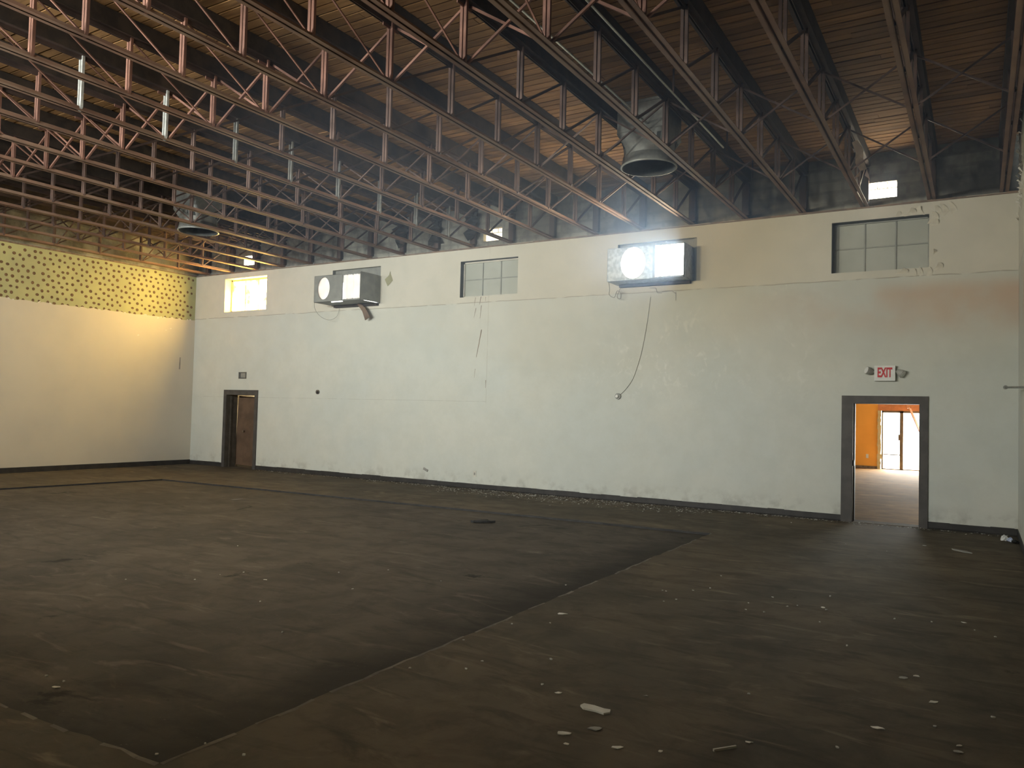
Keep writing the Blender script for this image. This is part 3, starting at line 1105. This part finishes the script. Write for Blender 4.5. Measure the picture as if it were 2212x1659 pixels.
# ------------------------------------------------------------------ doors
def door_frame(n, xa, xb, zt, oa, ob, ot):
    root = struct(empty('door_%d' % n, ((oa + ob) / 2, YB, 0)))
    off = root.location
    m = MB()
    m.box(xa, oa, YB - 0.025, YB, 0, zt)
    m.box(ob, xb, YB - 0.025, YB, 0, zt)
    m.box(oa, ob, YB - 0.025, YB, ot, zt)
    m.build('door_casing', M['casing'], root, offset=off)
    m = MB()
    m.box(oa - 0.01, oa + 0.004, YB - 0.005, YB + 0.35, 0, ot)
    m.box(ob - 0.004, ob + 0.01, YB - 0.005, YB + 0.35, 0, ot)
    m.box(oa, ob, YB - 0.005, YB + 0.35, ot - 0.004, ot + 0.01)
    m.box(oa + 0.004, oa + 0.02, YB + 0.12, YB + 0.17, 0, ot - 0.004)
    m.box(ob - 0.02, ob - 0.004, YB + 0.12, YB + 0.17, 0, ot - 0.004)
    m.build('door_jamb', M['casing'] if n == 1 else M['olddoor'], root, offset=off)
    MB().box(oa, ob, YB, YB + 0.34, -0.02, 0.004).build('threshold', M['floor'], root, offset=off)
    return root


dr1 = door_frame(1, -1.97, -0.685, 2.10, H_D1[0], H_D1[1], H_D1[3])
MB().box(-1.80, -1.775, YB + 0.02, YB + 0.06, 0.93, 1.02).build('strike_plate', M['black'], dr1, offset=dr1.location)
dr2 = door_frame(2, -17.55, -16.22, 2.08, H_D2[0], H_D2[1], H_D2[3])
# brown panelled door leaf, ajar into the dark room
leaf = empty('door_leaf', (-16.22, YB + 0.41, 0.005))
m = MB()
LW, LH = 1.27, 1.865
m.box(-LW, 0, 0, 0.035, 0, LH)
for (a, b) in ((0.10, 0.42), (0.52, 0.84), (0.94, 1.28), (1.38, 1.72)):
    m.box(-LW + 0.14, -0.14, -0.014, 0.0, a, b)
m.build('panelled_leaf', M['doorwood'], leaf)
MB().tube([(-LW + 0.30, -0.012, 0.92), (-LW + 0.30, -0.06, 0.92)], [0.02, 0.028], 10).build('door_knob', M['bronze'], leaf)
leaf.rotation_euler = (0.0, math.radians(2.6), math.radians(2))
tag(leaf, 'brown panelled door leaf hanging askew in the left doorway', 'door')

# dark store room behind the left door
struct(MB().box(-18.9, -14.9, YB + 0.34, 17.2, -0.1, 0.0).build('floor_storage', M['pit']))
struct(MB().box(-18.9, -14.9, 17.0, 17.1, 0.0, 2.9).build('wall_storage', M['plain2']))
struct(MB().box(-19.0, -18.9, YB + 0.34, 17.1, 0.0, 2.9).build('wall_storage_left', M['plain2']))
struct(MB().box(-14.9, -14.8, YB + 0.34, 17.1, 0.0, 2.9).build('wall_storage_right', M['plain2']))
struct(MB().box(-19.0, -14.8, YB + 0.34, 17.1, 2.9, 3.0).build('ceiling_storage', M['plain2']))

# ------------------------------------------------------------------ next room seen through the right doorway
YN = 30.0
struct(MB().box(-6.5, 3.0, YB + 0.34, YN + 0.2, -0.1, 0.0).build('floor_next', M['floor2']))
struct(MB().box(-6.6, -6.5, YB + 0.34, YN, 0, 3.2).build('wall_next_left', M['plain2']))
struct(MB().box(3.0, 3.1, YB + 0.34, YN, 0, 3.2).build('wall_next_right', M['plain2']))
struct(MB().box(-6.6, 3.1, YB + 0.34, YN + 0.3, 3.2, 3.4).build('ceiling_next', M['plain2']))
m = MB()
m.box(-6.6, -3.02, YN, YN + 0.2, 0, 3.2)
wf = struct(m.build('wall_storefront', M['orange']))
MB().box(-3.39, -3.31, YN - 0.008, YN, 0.36, 0.50).build('outlet_plate', M['signwhite'], wf)
MB().box(-6.5, -3.02, YN - 0.015, YN, 0.0, 0.09).build('wall_base', M['ledge'], wf)
struct(MB().box(-3.02, 3.1, YN, YN + 0.2, 2.04, 3.2).build('trim_4', M['orangestrip']))
m = MB()
z = 0.0
while z < 2.04:
    h = random.uniform(0.06, 0.18)
    o1 = random.uniform(0.0, 0.05)
    m.box(-3.02 + random.uniform(-0.02, 0.01), -2.90 + random.uniform(-0.03, 0.01), YN - 0.02 - o1, YN + 0.12, z, min(2.04, z + h))
    z += h
struct(m.build('trim_5', M['yellowframe']))
st = struct(empty('door_3', (-2.2, YN + 0.06, 0)))
m = MB()
for (a, b) in ((-2.90, -2.85), (-2.33, -2.22), (-1.28, -1.20), (-0.2, -0.1)):
    m.box(a, b, YN + 0.03, YN + 0.10, 0, 2.04)
m.box(-2.9, 3.0, YN + 0.03, YN + 0.10, 1.97, 2.04)
m.box(-2.9, 3.0, YN + 0.03, YN + 0.10, 0, 0.03)
m.box(-2.85, -2.33, YN + 0.03, YN + 0.09, 0.50, 0.53)
m.build('storefront_frame', M['bronze'], st, offset=st.location)
MB().box(-2.37, -2.33, YN + 0.0, YN + 0.03, 1.02, 1.22).build('pull_handle', M['bronze'], st, offset=st.location)
MB().box(-2.9, 3.0, YN + 0.06, YN + 0.066, 0.03, 1.97).build('glass_pane', M['glass'], st, offset=st.location)
struct(MB().box(-30, 30, YN + 0.2, 60, -0.15, -0.02).build('ground_outside', M['ground']))
# fallen orange strip leaning across the storefront
o = MB().bar((-1.98, 29.1, 2.16), (-1.60, 28.95, 1.25), 0.14, 0.02).bar((-2.04, 29.35, 3.198), (-1.98, 29.1, 2.12), 0.14, 0.02).build('hanging_strip', M['orangestrip'], None)
tag(o, 'orange strip hanging slantwise in front of the glass storefront', 'strip')

# ------------------------------------------------------------------ fittings on the back wall
ex = empty('exit_sign', (-1.315, YB, 2.345))
MB().box(-0.155, 0.155, -0.075, 0.0, 0, 0.25).build('housing', M['signwhite'], ex)
fc = bpy.data.curves.new('exit_letters', 'FONT')
fc.body = 'EXIT'
fc.size = 0.215
fc.extrude = 0.002
fc.offset = 0.007
fc.align_x = 'CENTER'
fc.materials.append(M['signred'])
_tmp = bpy.data.objects.new('exit_text', fc)
COL.objects.link(_tmp)
bpy.context.view_layer.update()
_me = bpy.data.meshes.new_from_object(_tmp.evaluated_get(bpy.context.evaluated_depsgraph_get()))
bpy.data.objects.remove(_tmp)
if not _me.materials:
    _me.materials.append(M['signred'])
to = bpy.data.objects.new('exit_letters', _me)
COL.objects.link(to)
to.parent = ex
to.location = (0.0, -0.078, 0.065)
to.rotation_euler = (math.radians(90), 0, 0)
to.scale = (0.50, 1.0, 1.0)
to['label'] = 'red EXIT lettering'
for sx, tilt in ((-1, 0.5), (1, -0.75)):
    m = MB()
    hx = sx * 0.155
    m.tube([(hx, -0.04, 0.15), (hx + sx * 0.045, -0.045, 0.15)], 0.018, 10)
    d = Vector((sx * 0.75, -0.5, tilt * 0.6)).normalized() if sx < 0 else Vector((0.8, -0.35, -0.55)).normalized()
    c = Vector((hx + sx * 0.05, -0.05, 0.15))
    m.tube([c - d * 0.03, c, c + d * 0.05, c + d * 0.085], [0.025, 0.045, 0.062, 0.066], 14)
    head = m.build('lamp_head', M['lampgrey'], ex, smooth=False)
    MB().tube([c + d * 0.086, c + d * 0.092], [0.058, 0.05], 14).build('lamp_lens', M['signwhite'], head)
tag(ex, 'white EXIT sign with twin emergency lamp heads above the lit doorway', 'exit sign')

# small sunken box above the left door
bx = empty('wall_box', (-16.85, YB, 2.38))
m = MB()
m.box(-0.15, 0.15, -0.012, 0, 0, 0.012)
m.box(-0.15, 0.15, -0.012, 0, 0.168, 0.18)
m.box(-0.15, -0.135, -0.012, 0, 0.012, 0.168)
m.box(0.135, 0.15, -0.012, 0, 0.012, 0.168)
m.build('box_rim', M['board'], bx)
MB().box(-0.135, 0.135, -0.004, -0.001, 0.012, 0.168).build('box_inside', M['reveal'], bx)
MB().box(-0.06, 0.11, -0.008, -0.004, 0.03, 0.15).build('cover_plate', M['coolerdark'], bx)
tag(bx, 'small dark open electrical box on the wall above the left doorway', 'electrical box')

jb = empty('junction_box', (-14.07, YB, 2.05))
MB().tube([(0, 0, 0), (0, -0.03, 0)], 0.055, 14).build('round_box', M['board'], jb)
MB().tube([(0.01, -0.03, -0.01), (0.01, -0.035, -0.01)], 0.035, 12).build('box_hole', M['black'], jb)
tag(jb, 'small round dark junction box alone on the wall right of the left door', 'junction box')

lh = empty('lamp_socket', (-6.03, YB, 2.04))
MB().tube([(0, 0, 0), (0, -0.03, 0)], 0.06, 14).build('round_base', M['coolerdark'], lh)
MB().tube([(-0.01, -0.03, 0), (-0.01, -0.055, 0), (-0.01, -0.065, 0)], [0.036, 0.033, 0.02], 12).build('socket_cap', M['signwhite'], lh)
cord([(-6.0, YB - 0.012, 2.06), (-5.88, YB - 0.01, 2.17), (-5.74, YB - 0.01, 2.36), (-5.64, YB - 0.01, 2.62), (-5.55, YB - 0.01, 2.95), (-5.46, YB - 0.01, 3.45), (-5.40, YB - 0.01, 3.95)], 0.0032, M['wire'], lh, 'wire')
tag(lh, 'round lamp socket with a white cap and a wire curving up the wall', 'lamp socket')

ol = empty('wall_outlet', (-9.34, YB, 0.26))
MB().box(-0.04, 0.04, -0.008, 0, 0, 0.125).build('cover_plate', M['winframe'], ol)
MB().box(-0.016, 0.016, -0.010, -0.008, 0.035, 0.09).build('socket_face', M['grime'], ol)
tag(ol, 'pale electrical outlet low on the back wall near its middle', 'outlet')

pp = MB()
pp.add([(-11.90 - 0.13, YB - 0.002, 4.73), (-11.93, YB - 0.012, 4.56), (-11.90 + 0.12, YB - 0.004, 4.69), (-11.86, YB - 0.008, 4.87), (-11.845, YB - 0.03, 4.92), (-11.90, YB - 0.006, 4.82)], [(0, 1, 2, 3, 5), (5, 3, 4)])
tag(pp.build('paper_patch', M['olive']), 'olive-green diamond of paper stuck to the wall right of the grey cooler', 'paper')

o = MB().bar((-10.72, YB - 0.012, 0.36), (-10.60, YB - 0.012, 0.31), 0.02, 0.05).build('torn_flap', M['grime'])
tag(o, 'small torn flap of wall paper low on the back wall', 'flap')

# brown drips under the middle grey window
m = MB()
for (x, z0, z1, w, sl) in ((-9.44, 4.16, 3.98, 0.012, -0.03), (-9.30, 4.17, 4.00, 0.018, -0.03), (-9.18, 4.16, 4.06, 0.01, 0), (-9.42, 3.93, 3.72, 0.014, -0.05), (-9.28, 3.98, 3.70, 0.015, -0.03),
                           (-9.26, 3.45, 2.85, 0.022, -0.12), (-9.12, 2.35, 2.18, 0.012, 0), (-9.4, 2.6, 2.4, 0.008, -0.02)):
    m.quad((x + sl - w * 0.2, YB - 0.0015, z1), (x + sl + w * 0.2, YB - 0.0015, z1), (x + w / 2, YB - 0.0015, z0), (x - w / 2, YB - 0.0015, z0))
ws = m.build('drip_stains', plain('brown_drip', (0.20, 0.14, 0.09)))
struct(ws)
ws.parent = next(o for o in COL.objects if o.name == 'wall_back')

# stepped crack below the bright cooler
o = MB()
for (a, b) in (((-5.42, 4.13), (-5.30, 4.12)), ((-5.30, 4.12), (-5.27, 4.03)), ((-5.27, 4.03), (-5.18, 4.02)), ((-5.18, 4.04), (-4.98, 4.05)), ((-4.98, 4.05), (-4.90, 3.99)), ((-4.90, 4.02), (-4.90, 3.86))):
    o.bar((a[0], YB - 0.003, a[1]), (b[0], YB - 0.003, b[1]), 0.005, 0.014)
ck = struct(o.build('crack', M['wire']))
ck.parent = ws.parent

# metal bar sticking from the right wall
o = MB().tube([(0.325, 12.9, 2.205), (0.40, 12.2, 2.18), (XR - 0.03, 11.4, 2.15), (XR - 0.012, 11.05, 2.14)], 0.014, 8).build('metal_bar', M['coolerdark'], None, smooth=True)
MBt = MB().tube([(0.325, 12.88, 2.205), (0.325, 12.92, 2.205)], 0.03, 10).build('bar_tip', M['coolerdark'], o)
tag(o, 'thin metal bar jutting out from the right wall', 'bar')

# torn paper hanging by the bright vent, and roofing felt at the truss ends
m = MB()
P = [(-1.62, 12.3, 5.80), (-1.60, 12.55, 5.72), (-1.63, 12.75, 5.62), (-1.58, 12.95, 5.55)]
Q = [(-1.55, 12.3, 5.83), (-1.50, 12.6, 5.78), (-1.53, 12.85, 5.70), (-1.50, 13.05, 5.60)]
for i in range(3):
    m.quad(P[i], P[i + 1], Q[i + 1], Q[i])
m.add([P[3], (-1.66, 12.85, 5.42), (-1.60, 12.95, 5.47)], [(0, 1, 2)])
m.add([Q[3], (-1.46, 13.1, 5.44), (-1.53, 13.05, 5.50)], [(0, 1, 2)])
tag(m.build('torn_strip', M['torn']), 'pale torn strip hanging from the third truss beside the bright vent', 'torn strip')
for k, lab in ((11, 'black torn felt hanging at the wall end of the eleventh truss'),
               (12, 'black torn felt hanging at the wall end of the twelfth truss'), (13, 'black torn felt hanging at the wall end of the thirteenth truss')):
    x = TX[k - 1]
    m = MB()
    n_ = 7
    ys = YB + 0.02
    top = [(x + 0.02 - 0.02 * i, ys - 0.06 * (i % 2), 6.05 - 0.02 * i) for i in range(3)]
    prev = None
    for i in range(n_ + 1):
        z = 6.05 - i * 0.09
        w = 0.16 + random.uniform(-0.06, 0.10)
        cur = ((x - w, ys - random.uniform(0.0, 0.12), z), (x + w * 0.7, ys - random.uniform(0.02, 0.16), z + random.uniform(-0.04, 0.04)))
        if prev:
            m.quad(prev[0], prev[1], cur[1], cur[0])
        prev = cur
    tag(m.build('torn_felt', M['felt']), lab, 'felt', 'torn black felt at the truss ends')

# ------------------------------------------------------------------ scraps on the floor
def chip(name, x, y, z, w, d, mat, rot=None, thick=0.0035, n=8, warp=0.004):
    m = MB()
    a0 = random.random() * 6.28 if rot is None else rot
    top, bot = [], []
    for k in range(n):
        a = 2 * math.pi * k / n
        r = random.uniform(0.62, 1.25)
        u, v = math.cos(a) * w / 2 * r, math.sin(a) * d / 2 * r
        px, py = u * math.cos(a0) - v * math.sin(a0), u * math.sin(a0) + v * math.cos(a0)
        wz = random.uniform(0, warp)
        bot.append((px, py, wz))
        top.append((px, py, wz + thick))
    m.loft([bot, top])
    o = m.build(name, mat)
    o.location = (x, y, z + 0.002)
    return o


CR = math.radians(31)
BIG = [(-1.88, 3.74, 0, 0.085, 0.045, 'wavy pale plaster strip in the near foreground, left of the oval chip', 'white'),
       (-1.80, 3.63, 0, 0.030, 0.022, 'small pale chip just below the wavy plaster strip in the foreground', 'white'),
       (-1.57, 3.74, 0, 0.062, 0.040, 'oval pale chip at the bottom centre-right of the floor', 'white'),
       (-1.37, 3.82, 0, 0.026, 0.018, 'small white wedge right of the oval foreground chip', 'white'),
       (-1.02, 4.19, 0, 0.045, 0.018, 'bent sliver of pale plaster right of the thin stick', 'white'),
       (-2.17, 4.25, 0, 0.046, 0.028, 'pale triangular chip upper left of the largest plaster piece', 'white'),
       (-1.76, 3.89, 0, 0.070, 0.050, 'dull grey scrap just below the largest plaster piece', 'grime'),
       (-3.00, 5.91, 0, 0.085, 0.050, 'pale flake beside the right edge of the sunken floor', 'white'),
       (-4.74, 2.67, -0.03, 0.060, 0.034, 'pale flake alone in the near left corner of the sunken floor', 'white'),
       (-0.23, 5.42, 0, 0.062, 0.034, 'pale flake in the dark floor at far right foreground', 'white'),
       (-0.47, 4.79, 0, 0.070, 0.040, 'cream shell-shaped chip in the dark right foreground', 'white'),
       (-0.42, 5.81, 0, 0.056, 0.040, 'grey crumpled scrap in the right foreground', 'grime'),
       (-0.35, 5.90, 0, 0.042, 0.022, 'pale sliver touching the grey crumpled scrap at right', 'white'),
       (-0.08, 4.69, 0, 0.050, 0.030, 'dull folded scrap at the lower right of the floor', 'grime'),
       (-0.08, 4.78, 0, 0.034, 0.016, 'pale sliver above the dull folded scrap at lower right', 'white'),
       (-7.70, 13.72, 0, 0.18, 0.06, 'bright white sliver lying along the base of the back wall', 'white'),
       (-6.03, 5.41, -0.03, 0.040, 0.018, 'small white sliver in the middle left of the sunken floor', 'white'),
       (-1.19, 7.51, 0, 0.048, 0.036, 'white triangular chip out on the right-hand floor', 'white'),
       (-0.10, 7.70, 0, 0.040, 0.030, 'white round crumb far right on the floor', 'white'),
       (-0.62, 12.09, 0, 0.060, 0.045, 'white chip on the floor in front of the lit doorway', 'white'),
       (-1.71, 4.51, 0, 0.030, 0.018, 'dim pale sliver right of the largest plaster piece', 'grime')]
for (x, y, z, w, d, lab, mt) in BIG:
    tag(chip('plaster_chip', x, y, z, w, d, M[mt], rot=CR + random.uniform(-0.5, 0.2)), lab, 'plaster chip', 'plaster chips on the floor')
# largest board piece with its torn end
m = MB()
poly = [(-1.962, 4.172), (-1.90, 4.178), (-1.83, 4.165), (-1.795, 4.172), (-1.782, 4.13), (-1.805, 4.098), (-1.86, 4.108), (-1.935, 4.104), (-1.968, 4.135)]
m.prism(poly[::-1], 2, 0.002, 0.012)
o = m.build('plaster_chip', M['white'])
tag(o, 'largest pale plaster piece in the foreground, a torn rectangle', 'plaster chip', 'plaster chips on the floor')
o = MB().bar((-1.145, 3.98, 0.008), (-1.06, 4.09, 0.008), 0.011, 0.012).build('stick', M['crumb'])
tag(o, 'thin pale stick lying in the lower right foreground', 'stick')
o = MB().prism([(-0.30, 12.03), (-0.12, 11.93), (-0.06, 11.80), (-0.14, 11.82), (-0.28, 11.95)], 2, 0.001, 0.012).build('board_scrap', M['grime'])
tag(o, 'flat grey board scrap on the floor right of the lit doorway', 'board scrap')
# crumpled litter by the right wall
def crumple(name, x, y, r, h, mat, n=9):
    m = MB()
    rings = []
    for j, (f, zz) in enumerate(((0.8, 0.0), (1.0, h * 0.35), (0.75, h * 0.75), (0.25, h))):
        rings.append([(r * f * random.uniform(0.6, 1.25) * math.cos(2 * math.pi * k / n), 0.7 * r * f * random.uniform(0.6, 1.25) * math.sin(2 * math.pi * k / n), zz + random.uniform(0, h * 0.15)) for k in range(n)])
    m.loft(rings)
    o = m.build(name, mat)
    o.location = (x, y, 0.001)
    return o


tag(crumple('paper_scrap', 0.325, 13.36, 0.05, 0.085, M['signwhite']), 'crumpled white paper on the floor by the right wall', 'paper')
tag(crumple('wrapper', 0.40, 13.34, 0.04, 0.06, M['blue']), 'crumpled bluish wrapper beside the white paper at right', 'wrapper')
tag(crumple('black_scrap', 0.455, 13.22, 0.05, 0.05, M['black']), 'crumpled black scrap against the base of the right wall', 'scrap')
o = chip('dark_lump', -6.53, 10.1, -0.03, 0.36, 0.10, M['felt'], rot=0.6, thick=0.03, n=11, warp=0.02)
tag(o, 'dark flattened lump of debris on the far sunken floor', 'debris')

SM_R = [(-1.2, 4.91), (-2.51, 4.79), (-2.95, 5.6), (-3.18, 4.09), (-2.87, 4.29), (-2.87, 4.48), (-3.25, 4.81), (-2.61, 7.27),
        (-2.57, 7.26), (-2.38, 7.0), (-2.45, 6.86), (-2.34, 8.31), (-2.26, 7.65), (-1.79, 7.27), (-1.75, 7.01), (-1.47, 7.36), (-1.4, 7.45), (-1.15, 7.44), (-1.59, 7.01), (-1.13, 6.97),
        (-1.54, 11.49), (-1.21, 8.02), (-0.84, 6.37), (-1.66, 7.64), (-2.37, 7.46), (-1.01, 11.23), (-0.61, 7.47), (-0.33, 7.55), (-0.02, 7.48), (0.12, 7.34), (-0.62, 4.39), (-3.18, 5.39),
        (-2.59, 13.21), (-2.32, 4.32), (-0.2, 5.0), (0.08, 5.35), (-3.04, 2.63)]
SM_L = [(-5.39, 6.51), (-5.7, 6.09), (-4.63, 6.42), (-5.09, 5.63), (-3.53, 7.02), (-4.53, 4.25), (-7.08, 4.61), (-6.56, 5.0), (-6.57, 5.3), (-6.47, 5.51), (-5.4, 4.79), (-7.73, 6.48), (-4.98, 2.74), (-4.8, 2.75),
        (-3.36, 2.66), (-3.45, 2.45)]
protos = [chip('plaster_crumb', 0, 0, 0, 0.020, 0.016, M['crumb'], thick=0.006, n=6) for _ in range(3)]
used = [False] * 3
for z, lst, lab, grp in ((0.0, SM_R, 'tiny pale plaster crumb on the floor right of the sunken area', 'plaster crumbs on the right-hand floor'),
                         (-0.03, SM_L, 'tiny pale plaster crumb down on the sunken floor', 'plaster crumbs on the sunken floor')):
    for (x, y) in lst:
        i = random.randrange(3)
        if not used[i]:
            o = protos[i]
            used[i] = True
        else:
            o = protos[i].copy()
            COL.objects.link(o)
        o.location = (x, y, z + 0.001)
        o.rotation_euler = (0, 0, random.random() * 6.28)
        s_ = random.uniform(0.6, 1.15) * (1.0 + max(0, y - 6) * 0.05)
        o.scale = (s_, s_, s_)
        tag(o, lab, 'plaster crumb', grp)

# fine litter swept along the foot of the back wall
m = MB()
for i in range(2600):
    x = random.gauss(-7.0, 2.6) if i < 2000 else random.uniform(-16, XR - 0.1)
    y = YB - 0.06 - abs(random.gauss(0, 0.45 if -10 < x < -4 else 0.12))
    if not (XL + 0.1 < x < XR - 0.05) or y < 11.7:
        continue
    s_ = random.uniform(0.008, 0.026)
    a = random.random() * 6.28
    pts = [(x + s_ * math.cos(a + k * 2.1) * random.uniform(0.6, 1.3), y + s_ * math.sin(a + k * 2.1), 0.002 + random.uniform(0, 0.012)) for k in range(3)]
    m.cur = 0 if random.random() < 0.42 else 1
    m.add(pts, [(0, 1, 2)])
tag(m.build('floor_litter', [M['white'], M['grime']]), 'fine pale litter strewn along the foot of the back wall', 'litter', kind='stuff')

# ------------------------------------------------------------------ haze volumes added to imitate lens glare by the bright cooler
hz = MB().box(-8.6, XR - 0.03, 6.0, YB - 0.02, 2.6, ZD - 0.01).build('glare_haze', plain('unused', (0.5, 0.5, 0.5)))
hm = bpy.data.materials.new('lens_glare_air')
hm.use_nodes = True
nt = hm.node_tree
nt.nodes.remove(nt.nodes['Principled BSDF'])
vs_ = nt.nodes.new('ShaderNodeVolumeScatter')
vs_.inputs['Color'].default_value = (0.55, 0.72, 1.0, 1)
vs_.inputs['Density'].default_value = 0.028
vs_.inputs['Anisotropy'].default_value = 0.25
nt.links.new(vs_.outputs[0], nt.nodes['Material Output'].inputs['Volume'])
hz.data.materials[0] = hm
tag(hz, 'thin bluish haze standing in for lens glare around the blazing cooler', 'haze', kind='stuff')

# denser volume imitating the lens glow right in front of the bright cooler
rings = []
for k in range(7):
    a = k / 6 * math.pi / 2
    rr = 2.7 * math.cos(a) if k < 6 else 0.05
    rings.append([(-4.6 + rr * math.cos(b * math.pi / 12), YB - 0.03 - 2.6 * math.sin(a), min(6.15, 5.0 + rr * math.sin(b * math.pi / 12))) for b in range(24)])
pl = MB().loft(rings).build('glare_plume', M['white'])
pm = bpy.data.materials.new('lens_glare_plume_air')
pm.use_nodes = True
nt = pm.node_tree
nt.nodes.remove(nt.nodes['Principled BSDF'])
g_ = nt.nodes.new('ShaderNodeNewGeometry')
vm = nt.nodes.new('ShaderNodeVectorMath')
vm.operation = 'DISTANCE'
vm.inputs[1].default_value = (-4.55, 13.3, 5.1)
nt.links.new(g_.outputs['Position'], vm.inputs[0])
mr = nt.nodes.new('ShaderNodeMapRange')
mr.interpolation_type = 'SMOOTHSTEP'
mr.inputs['From Min'].default_value = 2.6
mr.inputs['From Max'].default_value = 0.2
mr.inputs['To Min'].default_value = 0.0
mr.inputs['To Max'].default_value = 0.20
nt.links.new(vm.outputs['Value'], mr.inputs['Value'])
vs2 = nt.nodes.new('ShaderNodeVolumeScatter')
vs2.inputs['Color'].default_value = (0.30, 0.52, 1.0, 1)
vs2.inputs['Anisotropy'].default_value = 0.0
nt.links.new(mr.outputs[0], vs2.inputs['Density'])
nt.links.new(vs2.outputs[0], nt.nodes['Material Output'].inputs['Volume'])
pl.data.materials[0] = pm
tag(pl, 'bluish volume standing in for lens glare in front of the blazing cooler box', 'haze', kind='stuff')
